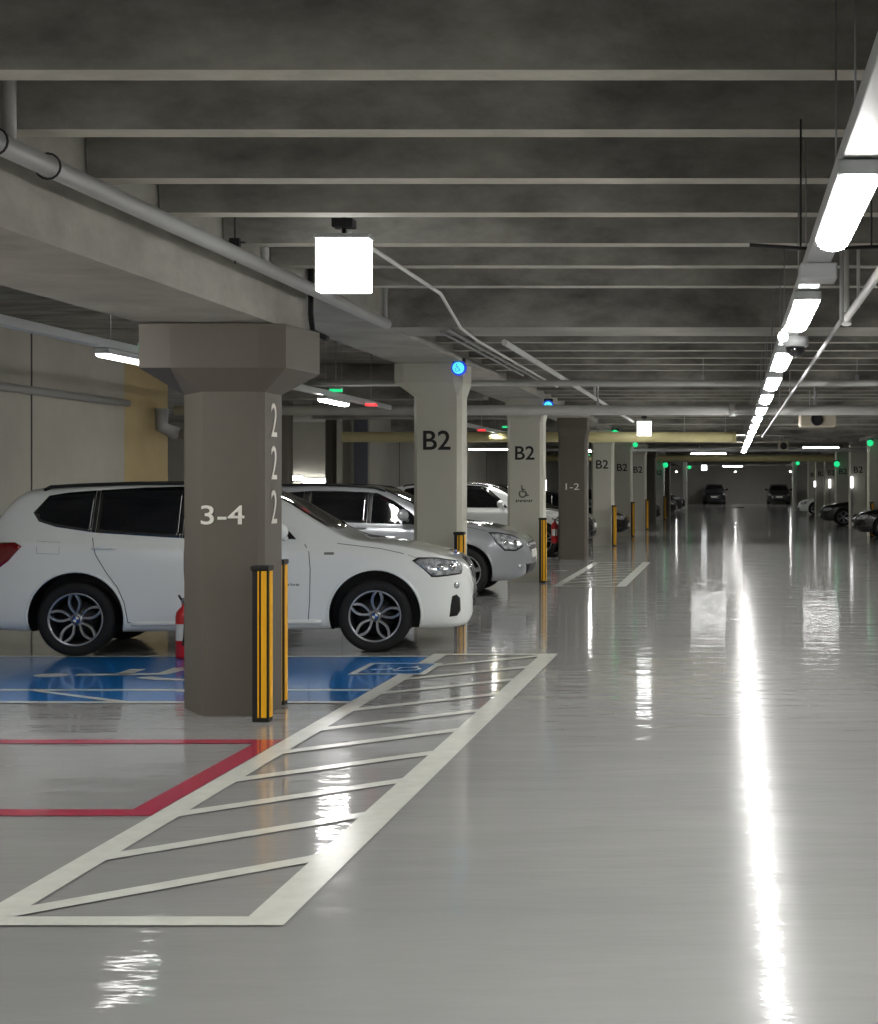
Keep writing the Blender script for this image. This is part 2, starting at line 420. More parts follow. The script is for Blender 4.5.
for i, xl, xr, pt, kd, lab in rows:
    y = 10.3+7.15*i
    x0, x1 = (xl-xr)/2, (xr-xl)/2
    cf = [(x0-.21, -.02), (x0-.1, -.05), (x1-.08, -.05), (x1+.03, -.02), (x1+.03, .52), (x1-.06, .56), (x0-.1, .56), (x0-.21, .5)] if i == 1 else \
         [(x0-.02, -.02), (x0, -.04), (x1, -.04), (x1+.03, -.02), (x1+.03, .48), (x1, .5), (x0, .5), (x0-.02, .48)]
    pl = pillar(lab, y, xl, xr, pt, (2.62, 2.78, cf) if i < 12 else None, kd)
    if i == 2:
        bm = bmesh.new()
        flat_strokes(bm, polys, head, lambda q: (-.02+.2*(q.x-.5), -.004, 1.38+.2*q.y), wk=1.7)
        from_bm('wheelchair_symbol', bm, 'letter_grey', pl)
        bm = bmesh.new()
        for k, hx in enumerate((-.12, -.085, -.05, -.015, .02, .055, .09, .125)):
            box(bm, hx-.028, hx-.002, -.004, -.002, 1.30+.012*(k % 2), 1.34)
        from_bm('caption', bm, 'letter_grey', pl)
    if kd == '12': lettering('1-2', .29, .137, 'letter_white', pl, (0, -.003, 1.545), bold=.006)
rrow = [(5, 'right-hand row pillar nearest the picture edge, above the black saloon', 'paint_cream', ''),
        (6, 'right-hand B2 pillar just past the black saloon nose', 'paint_cream', 'B2'),
        (7, 'right-hand B2 pillar rising behind the dark car', 'paint_cream', 'B2'),
        (8, 'right-hand B2 pillar over the white car bonnet', 'paint_cream', 'B2'),
        (9, 'right-hand B2 pillar behind the white car windscreen', 'paint_cream', 'B2'),
        (10, 'faint right-hand B2 pillar, last one with letters before the pale post', 'paint_cream', 'B2')]
for i, lab, pt, kd in rrow:
    pillar(lab, 10.3+7.15*i, 4.24, 4.86, pt, None, kd, group='pillars right of the aisle', top=2.97)
pillar('slim pale pillar standing alone right of the far parked car', 88.9, 3.70, 3.98, 'paint_pale', None, '', group='pillars right of the aisle')

# ------------------------------------------------------------------ corner guards (yellow and black posts)
def make_guard(loc, label, h=1.04):
    t = empty('corner_guard_post', loc); tag(t, label, 'guard post', 'yellow and black guard posts at the pillars')
    bm = bmesh.new(); rbox(bm, -.055, .055, -.05, .05, 0, h, .006)
    from_bm('body', bm, 'guard_black', t)
    bm = bmesh.new(); rbox(bm, .008, .044, -.058, -.045, .03, h-.025, .003); rbox(bm, .05, .062, -.03, .03, .03, h-.025, .003)
    from_bm('wide_yellow_strip', bm, 'guard_yellow', t)
    bm = bmesh.new(); rbox(bm, -.016, -.006, -.058, -.045, .03, h-.025, .003)
    from_bm('thin_yellow_strip', bm, 'guard_yellow', t)
    bm = bmesh.new(); rbox(bm, -.062, .062, -.064, .055, h-.02, h+.012, .006)
    from_bm('cap', bm, 'guard_black', t)
    return t
g0 = make_guard((-3.155, 10.12, 0), 'yellow and black guard post at the front corner of the 3-4 pillar')
def copy_tree(o, parent=None):
    c = o.copy(); COL.objects.link(c)
    if parent: c.parent = parent
    for ch in [k for k in bpy.data.objects if k.parent == o]: copy_tree(ch, c)
    return c
for (x, y, lab) in ((-3.283, 10.90, 'thin-looking guard post at the back corner of the 3-4 pillar'),
                    (-3.10, 17.2, 'guard post at the pillar with the large B2, behind the white SUV nose'),
                    (-3.04, 24.35, 'guard post at the B2 pillar with the wheelchair symbol'),
                    (-2.99, 38.7, 'guard post at the B2 pillar just past the 1-2 pillar'),
                    (-2.97, 45.8, 'guard post at the second B2 pillar past the 1-2 pillar'),
                    (-2.93, 52.9, 'guard post at the B2 pillar before the far dark pillar'),
                    (-2.93, 67.2, 'distant guard post at the pale B2 pillar'),
                    (4.32, 45.75, 'guard post at the right-hand pillar above the black saloon')):
    c = copy_tree(g0); c.location = (x, y, 0); c['label'] = lab


# ------------------------------------------------------------------ fire extinguishers
def extinguisher(loc, label):
    t = empty('fire_extinguisher', loc); tag(t, label, 'fire extinguisher', 'red fire extinguishers')
    bm = bmesh.new(); lathe(bm, [(.05, 0), (.072, .01), (.075, .03), (.075, .36), (.066, .40), (.04, .43), (.022, .445), (.022, .47)], seg=20)
    from_bm('cylinder', bm, 'extinguisher_red', t)
    bm = bmesh.new(); lathe(bm, [(.02, .465), (.026, .47), (.026, .5), (.012, .51)], seg=12); from_bm('valve', bm, 'steel', t)
    bm = bmesh.new(); tube(bm, [(-.02, 0, .505), (.04, 0, .515), (.10, 0, .55)], .009, 8); tube(bm, [(.0, 0, .5), (.05, 0, .49), (.1, 0, .47)], .008, 8)
    tube(bm, [(-.02, 0, .49), (-.05, 0, .54)], .01, 8)
    from_bm('lever', bm, 'plastic_black', t)
    bm = bmesh.new(); tube(bm, [(0, -.02, .49), (.03, -.07, .47), (.04, -.09, .38), (.03, -.09, .2), (.02, -.09, .12)], .009, 8); from_bm('hose', bm, 'plastic_black', t)
    bm = bmesh.new()
    vs = []
    for z in (.16, .30): vs.append([bm.verts.new((.0765*math.cos(a), .0765*math.sin(a), z)) for a in [R(-140)+R(100)*i/10 for i in range(11)]])
    for i in range(10): bm.faces.new((vs[0][i], vs[0][i+1], vs[1][i+1], vs[1][i]))
    from_bm('paper_sticker', bm, 'plate', t)
    return t
extinguisher((-4.99, 13.72, .0), 'red fire extinguisher on the floor left of the 3-4 pillar').scale = (1.05, 1.05, 1.08)
t = extinguisher((-3.735, 31.95, 0.34), 'red fire extinguisher hung on the left side of the 1-2 pillar')
bm = bmesh.new(); rbox(bm, .07, .10, -.04, .04, .1, .4, .004); from_bm('wall_bracket', bm, 'black_iron', t)

# ------------------------------------------------------------------ interpolation
def pchip(pts):
    pts = sorted(pts); xs = [p[0] for p in pts]; ys = [p[1] for p in pts]; n = len(xs)
    h = [xs[i+1]-xs[i] for i in range(n-1)]; d = [(ys[i+1]-ys[i])/h[i] for i in range(n-1)]
    m = [0.]*n; m[0] = d[0]; m[-1] = d[-1]
    for i in range(1, n-1):
        if d[i-1]*d[i] <= 0: m[i] = 0
        else:
            w1 = 2*h[i]+h[i-1]; w2 = h[i]+2*h[i-1]; m[i] = (w1+w2)/(w1/d[i-1]+w2/d[i])
    def f(x):
        if x <= xs[0]: return ys[0]
        if x >= xs[-1]: return ys[-1]
        i = 0
        while x > xs[i+1]: i += 1
        t = (x-xs[i])/h[i]
        return ys[i]*(1+2*t)*(1-t)**2 + h[i]*m[i]*t*(1-t)**2 + ys[i+1]*t*t*(3-2*t) + h[i]*m[i+1]*t*t*(t-1)
    return f

# ------------------------------------------------------------------ cars
# every profile: local x forward, origin on the ground midway between the axles
SUV = dict(fa=1.355, ra=-1.355, wr=.345, ar=.425, zroof=1.60, wroof=.60,
  zt=[(-2.31,.66),(-2.30,.84),(-2.26,1.02),(-2.19,1.15),(-2.06,1.355),(-1.93,1.54),(-1.62,1.592),(-1.0,1.625),(-.3,1.632),(.1,1.60),(.42,1.49),(.75,1.29),(1.02,1.13),(1.12,1.085),(1.4,1.05),(1.75,.985),(2.0,.925),(2.14,.865),(2.235,.75),(2.26,.60)],
  zb=[(-2.31,.58),(-2.30,.74),(-2.26,.9),(-2.15,1.02),(-1.9,1.10),(-1.3,1.08),(0,1.03),(.9,1.01),(1.3,.99),(1.7,.93),(2.0,.86),(2.14,.80),(2.235,.69),(2.26,.55)],
  w=[(-2.31,.60),(-2.29,.70),(-2.22,.79),(-2.05,.86),(-1.5,.905),(1.4,.905),(1.72,.895),(1.92,.86),(2.08,.79),(2.18,.68),(2.235,.57),(2.26,.44)],
  zu=[(-2.31,.46),(-2.27,.33),(-2.05,.24),(-1.0,.21),(1.5,.21),(2.0,.205),(2.17,.215),(2.235,.27),(2.26,.36)])
SAFE = dict(fa=1.33, ra=-1.33, wr=.345, ar=.40, zroof=1.56, wroof=.62,
  zt=[(-2.28,.66),(-2.26,.9),(-2.2,1.08),(-2.1,1.2),(-1.98,1.38),(-1.84,1.53),(-1.55,1.585),(-.9,1.60),(-.2,1.585),(.1,1.54),(.4,1.42),(.75,1.24),(.98,1.12),(1.15,1.07),(1.5,1.03),(1.8,.96),(2.05,.86),(2.16,.78),(2.21,.68),(2.225,.56)],
  zb=[(-2.28,.58),(-2.26,.8),(-2.2,.95),(-2.05,1.05),(-1.3,1.05),(0,1.01),(.9,.99),(1.3,.97),(1.7,.91),(2.0,.82),(2.12,.75),(2.2,.64),(2.225,.52)],
  w=[(-2.28,.60),(-2.25,.71),(-2.18,.8),(-2.0,.87),(-1.5,.9),(1.4,.9),(1.7,.88),(1.92,.82),(2.08,.72),(2.17,.6),(2.205,.5),(2.225,.4)],
  zu=[(-2.28,.46),(-2.24,.33),(-2.0,.24),(-1.0,.21),(1.5,.2),(1.95,.22),(2.12,.27),(2.19,.34),(2.225,.44)])
SEDAN = dict(fa=1.34, ra=-1.34, wr=.32, ar=.37, zroof=1.38, wroof=.55,
  zt=[(-2.3,.62),(-2.28,.82),(-2.2,.94),(-2.05,.99),(-1.7,1.03),(-1.45,1.1),(-1.1,1.27),(-.75,1.38),(-.3,1.41),(.05,1.39),(.35,1.28),(.7,1.1),(1.0,.96),(1.15,.92),(1.5,.88),(1.85,.8),(2.05,.73),(2.16,.65),(2.2,.55),(2.215,.46)],
  zb=[(-2.3,.52),(-2.28,.72),(-2.2,.84),(-2.0,.9),(-1.4,.92),(0,.88),(.9,.86),(1.3,.84),(1.7,.78),(2.0,.69),(2.12,.62),(2.2,.5),(2.215,.42)],
  w=[(-2.3,.56),(-2.27,.66),(-2.2,.76),(-2.0,.83),(-1.5,.87),(1.4,.87),(1.7,.85),(1.9,.79),(2.05,.7),(2.15,.57),(2.195,.47),(2.215,.38)],
  zu=[(-2.3,.42),(-2.25,.3),(-2.0,.22),(-1.0,.18),(1.5,.18),(1.95,.18),(2.12,.22),(2.19,.28),(2.215,.36)])

def body_mesh(P):
    zt, zb, wf, zu = (pchip(P[k]) for k in ('zt', 'zb', 'w', 'zu'))
    x0, x1 = P['zt'][0][0], P['zt'][-1][0]
    xs = [x0+.0, x0+.008, x0+.02, x0+.05, x0+.1, x0+.16, x0+.23, x0+.31]
    n = 46; a, b = x0+.4, x1-.34
    xs += [a+(b-a)*i/n for i in range(n+1)]
    xs += [x1-.27, x1-.2, x1-.15, x1-.1, x1-.065, x1-.035, x1-.015, x1-.005, x1]
    bm = bmesh.new(); rings = []
    for x in xs:
        W, T, B, U = wf(x), zt(x), zb(x), zu(x)
        B = min(B, T-.015)
        h = T-B; full = max(.2, P['zroof']-B)
        yb = W-.07*min(1, W/.8)
        k = min(1, h/full)
        yr = yb-(yb-P['wroof'])*k**1.0
        cr = .012+.03*k   # crown between roof edge and centre
        mid = U+(B-U)*.52
        sec = [(0, U), (W*.5, U), (W-.16, U), (W-.05, U+.015), (W-.015, U+.09), (W-.0, (U+mid)/2+.03), (W, mid), (W-.003, B-.17*(B-U)/.85), (W-.02, B-.07*(B-U)/.85), (W-.045, B-.02), (yb, B)]
        for t in (.33, .66, .93):
            sec.append((yb+(yr-yb)*t, B+(h-cr)*t))
        sec += [(yr-.012-.05*k*.4, T-cr+.004), (yr-.1, T-cr*.5), (yr*.66, T-cr*.16), (yr*.33, T-.002), (0, T)]
        sec = [(max(0, y), z) for y, z in sec]
        ring = [bm.verts.new((x, y, z)) for y, z in sec] + [bm.verts.new((x, -y, z)) for y, z in sec[-2:0:-1]]
        rings.append(ring)
    N = len(rings[0])
    for A, Bn in zip(rings, rings[1:]):
        for j in range(N): bm.faces.new((A[j], A[(j+1) % N], Bn[(j+1) % N], Bn[j]))
    bm.faces.new(rings[0][::-1]); bm.faces.new(rings[-1])
    bmesh.ops.recalc_face_normals(bm, faces=bm.faces[:])
    if bm.calc_volume(signed=True) < 0: bmesh.ops.reverse_faces(bm, faces=bm.faces[:])
    return bm

def finish_body(bm, P, paint, sub, k=0):
    keep = bm.copy()
    me = bpy.data.meshes.new('body'); bm.to_mesh(me); bm.free()
    me.materials.append(M[paint]); me.materials.append(M['plastic_black'])
    o = bpy.data.objects.new('tmp', me); COL.objects.link(o)
    if sub:
        s = o.modifiers.new('s', 'SUBSURF'); s.levels = 1; s.render_levels = 1
    cutters = []
    for ax in (P['fa'], P['ra']):
        for s in (-1, 1):
            b2 = bmesh.new(); ar = P['ar']+.0013*k
            lathe(b2, [(ar, s*(.60+.003*k)), (ar, s*1.2)], 'Y', 48+2*k, (ax+.0011*k, 0, P['wr']+.01+.0007*k))
            # open the arch downward
            box(b2, ax-ar*.985, ax+ar*.985, min(s*.6, s*1.2)+.001, max(s*.6, s*1.2)-.001, -.1, P['wr']-.02) if False else None
            m2 = bpy.data.meshes.new('cut'); bmesh.ops.recalc_face_normals(b2, faces=b2.faces[:])
            if b2.calc_volume(signed=True) < 0: bmesh.ops.reverse_faces(b2, faces=b2.faces[:])
            b2.to_mesh(m2); b2.free()
            m2.materials.append(M[paint]); m2.materials.append(M['plastic_black'])
            for p in m2.polygons: p.material_index = 1
            co = bpy.data.objects.new('cut', m2); COL.objects.link(co); cutters.append(co)
            d = o.modifiers.new('b', 'BOOLEAN'); d.operation = 'DIFFERENCE'; d.object = co; d.solver = 'EXACT' if k < 3 else 'FAST'; d.use_self = k in (1, 2)
    bpy.context.view_layer.update()
    dg = bpy.context.evaluated_depsgraph_get()
    out = bpy.data.meshes.new_from_object(o.evaluated_get(dg))
    bad = max((abs(v.co.y) for v in out.vertices), default=0) > .96 or len(out.vertices) < 500
    if bad and k < 6:
        bpy.data.objects.remove(o)
        for c in cutters: bpy.data.objects.remove(c)
        print('boolean retry', k); return finish_body(keep, P, paint, sub, k+1)
    keep.free()
    # surface for projecting the panels: the uncut body
    for md in list(o.modifiers):
        if md.type == 'BOOLEAN': o.modifiers.remove(md)
    bpy.context.view_layer.update()
    dg = bpy.context.evaluated_depsgraph_get()
    raw = bpy.data.meshes.new_from_object(o.evaluated_get(dg))
    b3 = bmesh.new(); b3.from_mesh(raw); bvh = BVHTree.FromBMesh(b3); b3.free(); bpy.data.meshes.remove(raw)
    bpy.data.objects.remove(o)
    for c in cutters: bpy.data.objects.remove(c)
    for p in out.polygons: p.use_smooth = p.material_index == 0 or True
    try: out.set_sharp_from_angle(angle=R(42))
    except Exception: pass
    return out, bvh

class Proj:
    def __init__(s, bvh): s.bvh = bvh
    def hit(s, u, z, side, th):
        d = Vector((-math.sin(th), -side*math.cos(th), 0)); U = Vector((math.cos(th), -side*math.sin(th), 0))
        o = U*u + Vector((0, 0, z)) - d*4
        loc, nor, _, _ = s.bvh.ray_cast(o, d)
        if loc is None:
            loc, nor, _, _ = s.bvh.find_nearest(U*u+Vector((0, 0, z))-d*1.0)
        if nor.dot(d) > 0: nor = -nor
        return loc, nor
    def panel(s, name, outline, side, deg, m, parent, off=.004, cuts=3, thick=.012):
        th = R(deg)
        b = bmesh.new(); vs = [b.verts.new((u, z, 0)) for u, z in outline]
        b.faces.new(vs); bmesh.ops.triangulate(b, faces=b.faces[:])
        for _ in range(cuts):
            L = [e for e in b.edges if e.calc_length() > .055]
            if not L: break
            bmesh.ops.subdivide_edges(b, edges=L, cuts=1)
            bmesh.ops.triangulate(b, faces=b.faces[:])
        outer = {}; pts = []
        for v in b.verts:
            loc, nor = s.hit(v.co.x, v.co.y, side, th); pts.append((v, loc, nor))
        for v, loc, nor in pts:
            v.co = loc+nor*off
        # give it thickness, inward
        inner = {v: b.verts.new(loc-nor*thick) for v, loc, nor in pts}
        faces = list(b.faces); be = [e for e in b.edges if len(e.link_faces) == 1]
        for f in faces: b.faces.new([inner[v] for v in reversed(f.verts)])
        for e in be:
            a, c = e.verts; b.faces.new((a, c, inner[c], inner[a]))
        return from_bm(name, b, m, parent, smooth=True)
    def line(s, bm, pts, side, deg, r=.0035, off=.0005, step=.05):
        th = R(deg); P3 = []
        for (u0, z0), (u1, z1) in zip(pts, pts[1:]):
            n = max(1, int(math.hypot(u1-u0, z1-z0)/step))
            for i in range(n):
                t = i/n; P3.append((u0+(u1-u0)*t, z0+(z1-z0)*t))
        P3.append(pts[-1])
        q = []
        for u, z in P3:
            loc, nor = s.hit(u, z, side, th); q.append(loc+nor*off)
        tube(bm, q, r, 6)

wheel_cache = {}
def wheel_meshes(style, r):
    key = (style, round(r, 3))
    if key in wheel_cache: return wheel_cache[key]
    # outer face towards -Y, wheel centred at the origin, width .23
    rr = r*.70
    bm = bmesh.new()
    lathe(bm, [(rr-.012, -.085), (rr+.004, -.108), (r-.045, -.117), (r-.018, -.108), (r-.004, -.088), (r, -.05), (r, .05), (r-.004, .088), (r-.02, .108), (rr, .11), (rr-.012, .09)], 'Y', 48, cap=False)
    me_t = bpy.data.meshes.new('tyre'); bmesh.ops.recalc_face_normals(bm, faces=bm.faces[:]); bm.to_mesh(me_t); bm.free(); me_t.materials.append(M['rubber'])
    bm = bmesh.new()
    lathe(bm, [(rr-.012, -.098), (rr+.003, -.112), (rr+.006, -.106), (rr+.002, -.095)], 'Y', 48, cap=False)
    lathe(bm, [(rr-.012, -.098), (rr-.024, -.08), (rr-.03, .06), (.02, .065)], 'Y', 48, mi=1, cap=False)
    lathe(bm, [(.001, -.088), (.03, -.088), (.052, -.08), (.06, -.06), (.06, -.03)], 'Y', 24, cap=False)
    def arm(pts, w0, w1):
        n = len(pts); a = []; 
        for i, (rad, ang) in enumerate(pts):
            t = i/(n-1); wd = w0+(w1-w0)*t
            y = -.076-.022*t
            c = Vector((rad*math.cos(ang), y, rad*math.sin(ang)))
            tn = Vector((-math.sin(ang), 0, math.cos(ang)))
            if 0 < i < n-1:
                ra, aa = pts[i-1]; rb, ab = pts[i+1]
                dd = Vector((rb*math.cos(ab)-ra*math.cos(aa), 0, rb*math.sin(ab)-ra*math.sin(aa))).normalized()
                tn = Vector((-dd.z, 0, dd.x))
            a.append([bm.verts.new(c+tn*s_*wd/2+Vector((0, yy, 0))) for s_, yy in ((-1, .022), (-.7, 0), (.7, 0), (1, .022))])
        for p, q in zip(a, a[1:]):
            for j in range(3): bm.faces.new((p[j], p[j+1], q[j+1], q[j])).material_index = 0
            for j in (0, 3):
                pass
    for k in range(5):
        c = R(90)+k*2*math.pi/5
        if style == 'petal':
            for s in (-1, 1):
                pts = [(.045+(rr-.055)*t, c+s*(.06+ .30*math.sin(math.pi*min(1, t*1.02))**.8*(1-.42*t)+.02)) for t in [i/12 for i in range(13)]]
                arm(pts, .025, .030)
        elif style == 'five':
            pts = [(.045+(rr-.05)*t, c) for t in [i/6 for i in range(7)]]; arm(pts, .055, .075)
        else:
            for s in (-1, 1): arm([(.045+(rr-.05)*t, c+s*(.12+.1*t)) for t in [i/6 for i in range(7)]], .026, .03)
    me_r = bpy.data.meshes.new('rim'); bm.to_mesh(me_r); bm.free(); me_r.materials.append(M['alloy']); me_r.materials.append(M['alloy_dark'])
    bm = bmesh.new(); lathe(bm, [(.001, -.03), (rr*.72, -.03), (rr*.72, -.01), (.001, -.01)], 'Y', 32, cap=False)
    me_d = bpy.data.meshes.new('brake_disc'); bmesh.ops.recalc_face_normals(bm, faces=bm.faces[:]); bm.to_mesh(me_d); bm.free(); me_d.materials.append(M['alloy_dark'])
    bm = bmesh.new()
    seg = 24; rc = .028
    cv = bm.verts.new((0, -.0905, 0)); ring = [bm.verts.new((rc*math.cos(2*math.pi*i/seg), -.0905, rc*math.sin(2*math.pi*i/seg))) for i in range(seg)]
    for i in range(seg):
        f = bm.faces.new((cv, ring[i], ring[(i+1) % seg])); f.material_index = 0 if (i*4//seg) % 2 else 1
    lathe(bm, [(rc, -.0905), (rc+.006, -.0915), (rc+.008, -.086)], 'Y', seg, mi=2, cap=False)
    me_h = bpy.data.meshes.new('hub_cap'); bm.to_mesh(me_h); bm.free()
    for q in (('emblem_blue', 'plate', 'plastic_black') if style == 'petal' else ('alloy', 'alloy', 'alloy_dark')): me_h.materials.append(M[q])
    wheel_cache[key] = (me_t, me_r, me_d, me_h); return wheel_cache[key]

def ell(bm, c, r, seg=16):
    mt = Matrix.Translation(c) @ Matrix.Diagonal((r[0], r[1], r[2], 1))
    bmesh.ops.create_uvsphere(bm, u_segments=seg, v_segments=seg//2+2, radius=1, matrix=mt)

def car(label, cat, group, loc, yaw, P, paint, style='petal', detail=2, kind='suv', roof_black=False):
    t = empty('car', loc, yaw); tag(t, label, cat, group)
    me, bvh = finish_body(body_mesh(P), P, paint, True)
    if roof_black: pass
    body = bpy.data.objects.new('body', me); link(body, t); J = Proj(bvh)
    fa, ra, wr = P['fa'], P['ra'], P['wr']
    mt, mr, md, mh = wheel_meshes(style, wr)
    hw = .785 if P is not SEDAN else .755
    for ax in (fa, ra):
        for s in (-1, 1):
            wo = bpy.data.objects.new('wheel', mt); link(wo, t); wo.location = (ax, s*hw, wr)
            wo.rotation_euler = (0, random.uniform(0, 1) if detail < 2 else (.12 if ax > 0 else -.1), 0 if s < 0 else math.pi)
            for nm, mm in (('rim', mr), ('brake_disc', md), ('hub_cap', mh)):
                link(bpy.data.objects.new(nm, mm), wo)
    S = P is SEDAN; F = P is SAFE
    # --- glass
    if S:
        winF = [(.80, .885), (.02, .905), (.0, 1.31), (.12, 1.315), (.36, 1.22), (.62, 1.05)]
        winR = [(-.04, .91), (-.98, .95), (-1.12, .99), (-1.0, 1.13), (-.72, 1.28), (-.4, 1.31), (-.06, 1.315)]
        winQ = None; ws_bot, ws_top, wst, wsb = .985, 1.33, .5, .66
    elif F:
        winF = [(.74, 1.02), (.0, 1.04), (.0, 1.47), (.06, 1.47), (.3, 1.36), (.55, 1.2)]
        winR = [(-.06, 1.045), (-.88, 1.07), (-.88, 1.50), (-.5, 1.5), (-.06, 1.48)]
        winQ = [(-.98, 1.08), (-1.55, 1.12), (-1.68, 1.28), (-1.55, 1.45), (-.98, 1.495)]
        ws_bot, ws_top, wst, wsb = 1.13, 1.53, .54, .68
    else:
        winF = [(.62, 1.075), (-.36, 1.085), (-.36, 1.575), (.02, 1.55), (.2, 1.47), (.42, 1.29)]
        winR = [(-.42, 1.09), (-1.20, 1.145), (-1.20, 1.30), (-1.20, 1.54), (-.8, 1.565), (-.42, 1.575)]
        winQ = [(-1.24, 1.15), (-1.56, 1.20), (-1.72, 1.25), (-1.78, 1.33), (-1.66, 1.49), (-1.5, 1.517), (-1.24, 1.537)]
        ws_bot, ws_top, wst, wsb = 1.16, 1.56, .53, .68
    for s in (-1, 1):
        for nm, wn in (('front_side_window', winF), ('rear_side_window', winR), ('quarter_window', winQ)):
            if wn: J.panel(nm, wn, s, 0, 'car_glass', t)
        if detail > 1 and winQ:   # black surround that joins the side windows into one dark band
            bm = bmesh.new()
            xa = winF[1][0]; 
            for xa, xb in ((winF[1][0], winR[0][0]), (winR[1][0], winQ[0][0])):
                pass
            bm.free()
            z0 = winF[1][1]
            J.panel('pillar_trim', [(winF[1][0]-.003, winF[1][1]), (winR[0][0]+.003, winR[0][1]), (winR[0][0]+.003, winR[-1][1]), (winF[2][0]-.003, winF[2][1])], s, 0, 'plastic_black', t, off=.003)
            J.panel('pillar_trim', [(winR[1][0]-.003, winR[1][1]), (winQ[0][0]+.003, winQ[0][1]), (winQ[-1][0]+.003, winQ[-1][1]), (winR[3 if not F else 2][0]-.003, winR[3 if not F else 2][1]-.002)], s, 0, 'plastic_black', t, off=.003)
    J.panel('windscreen', [(-wsb, ws_bot+.03), (-.4, ws_bot), (0, ws_bot-.008), (.4, ws_bot), (wsb, ws_bot+.03), (wst, ws_top-.02), (.3, ws_top+.005), (0, ws_top+.012), (-.3, ws_top+.005), (-wst, ws_top-.02)], 1, 90, 'car_glass', t)
    if detail > 0:
        rz0, rz1 = (.99+.03, 1.33) if S else (1.2, 1.5)
        J.panel('rear_window', [(-.6, rz0), (.6, rz0), (.5, rz1-.02), (0, rz1), (-.5, rz1-.02)], -1, -90, 'car_glass', t)
    # --- lamps
    zl = .60 if S else (.76 if F else .795)
    for s in (-1, 1):
        if S: hl = [(.66, zl+.09), (.76, zl+.11), (.98, zl+.08), (1.08, zl+.03), (1.06, zl-.05), (.85, zl-.055), (.72, zl-.01)]
        elif F: hl = [(.60, zl+.15), (.70, zl+.155), (.90, zl+.115), (1.04, zl+.05), (1.09, zl-.05), (.92, zl-.12), (.76, zl-.11), (.66, zl+.0)]
        else: hl = [(.585, zl+.075), (.64, zl+.103), (.8, zl+.10), (1.06, zl+.055), (1.07, zl-.02), (1.03, zl-.065), (.78, zl-.085), (.72, zl-.085), (.66, zl-.01)]
        J.panel('headlight_bezel', hl, s, 45, 'plastic_black', t, off=.003)
        cx = sum(p[0] for p in hl)/len(hl); cz = sum(p[1] for p in hl)/len(hl)
        h = J.panel('headlight', [(cx+(u-cx)*.93, cz+(z-cz)*.84) for u, z in hl], s, 45, 'lamp_glass', t, off=.007)
        if detail > 1:
            for uu in ((.80, .92) if not F else (.78, .93)):
                bm = bmesh.new()
                loc, nor = J.hit(uu, zl+.005, s, R(45)); ell(bm, loc+nor*.0, (.04, .04, .04), 12)
                from_bm('projector_lens', bm, 'chrome', h, smooth=True)
        # tail lamps: side view
        if S: tl = [(-2.0, .80), (-2.05, .86), (-2.27, .84), (-2.27, .70), (-2.12, .70)]
        elif F: tl = [(-2.06, 1.0), (-2.0, 1.14), (-2.16, 1.12), (-2.25, .95), (-2.27, .72), (-2.15, .74)]
        else: tl = [(-1.835, 1.025), (-1.9, 1.06), (-2.2, 1.055), (-2.26, .98), (-2.27, .80), (-2.08, .79), (-1.95, .89)]
        J.panel('tail_light', tl, s, 0, 'tail_red', t)
    # --- front face
    if kind == 'bmw':
        for s in (-1, 1):
            k = J.panel('kidney_surround', [(-.025*s, .87), (-.22*s, .86), (-.30*s, .80), (-.29*s, .68), (-.2*s, .62), (-.06*s, .62), (-.02*s, .68)], 1, 90, 'chrome', t, off=.006)
            J.panel('kidney_grille', [(-.04*s, .853), (-.21*s, .845), (-.277*s, .79), (-.268*s, .69), (-.19*s, .64), (-.07*s, .64), (-.04*s, .69)], 1, 90, 'plastic_black', k, off=.010)
            J.panel('bumper_vent', [(.905, .52), (.955, .535), (1.0, .50), (1.01, .38), (.97, .33), (.885, .325), (.89, .43)], s, 45, 'plastic_black', t, off=.004)
            J.panel('fog_light', [(.96+.035*math.cos(q*math.pi/4), .625+.035*math.sin(q*math.pi/4)) for q in range(8)], s, 45, 'lamp_glass', t, off=.004)
        J.panel('lower_intake', [(-.42, .36), (.42, .36), (.48, .5), (.30, .56), (-.30, .56), (-.48, .5)], 1, 90, 'plastic_black', t, off=.004)
        bm = bmesh.new()
        for z in (.41, .46, .51): J.line(bm, [(-.4, z), (.4, z)], 1, 90, .006, .008)
        from_bm('intake_bar', bm, 'alloy_dark', t)
        loc, nor = J.hit(0, .90, 1, R(90))
        bm = bmesh.new(); ell(bm, loc+nor*.002, (.012, .04, .04)); o = from_bm('round_badge', bm, 'emblem_blue', t, smooth=True)
    else:
        g0, g1 = (.44, .56) if S else (.62, .76)
        J.panel('grille', [(-.4, g0+.02), (-.3, g0), (.3, g0), (.4, g0+.02), (.42, g1-.02), (.3, g1), (-.3, g1), (-.42, g1-.02)], 1, 90, 'plastic_black', t, off=.004)
        bm = bmesh.new()
        for k in range(3): J.line(bm, [(-.4, g0+.03+.045*k*(g1-g0)/.14), (.4, g0+.03+.045*k*(g1-g0)/.14)], 1, 90, .008, .008)
        from_bm('grille_bar', bm, 'chrome', t)
        J.panel('lower_intake', [(-.5, .27), (.5, .27), (.55, .38), (-.55, .38)] if S else [(-.52, .32), (.52, .32), (.58, .46), (-.58, .46)], 1, 90, 'plastic_black', t, off=.004)
        J.panel('number_plate', [(-.25, g0-.09), (.25, g0-.09), (.25, g0+.02), (-.25, g0+.02)], 1, 90, 'plate', t, off=.015)
        if detail > 1:
            for s in (-1, 1): J.panel('fog_light', [(1.0+.035*math.cos(q*math.pi/4), .42+.035*math.sin(q*math.pi/4)) for q in range(8)], s, 45, 'lamp_glass', t, off=.006)
    # --- mirrors, rails, handles, sills
    zm = .95 if S else 1.13; xm = .66 if S else .49
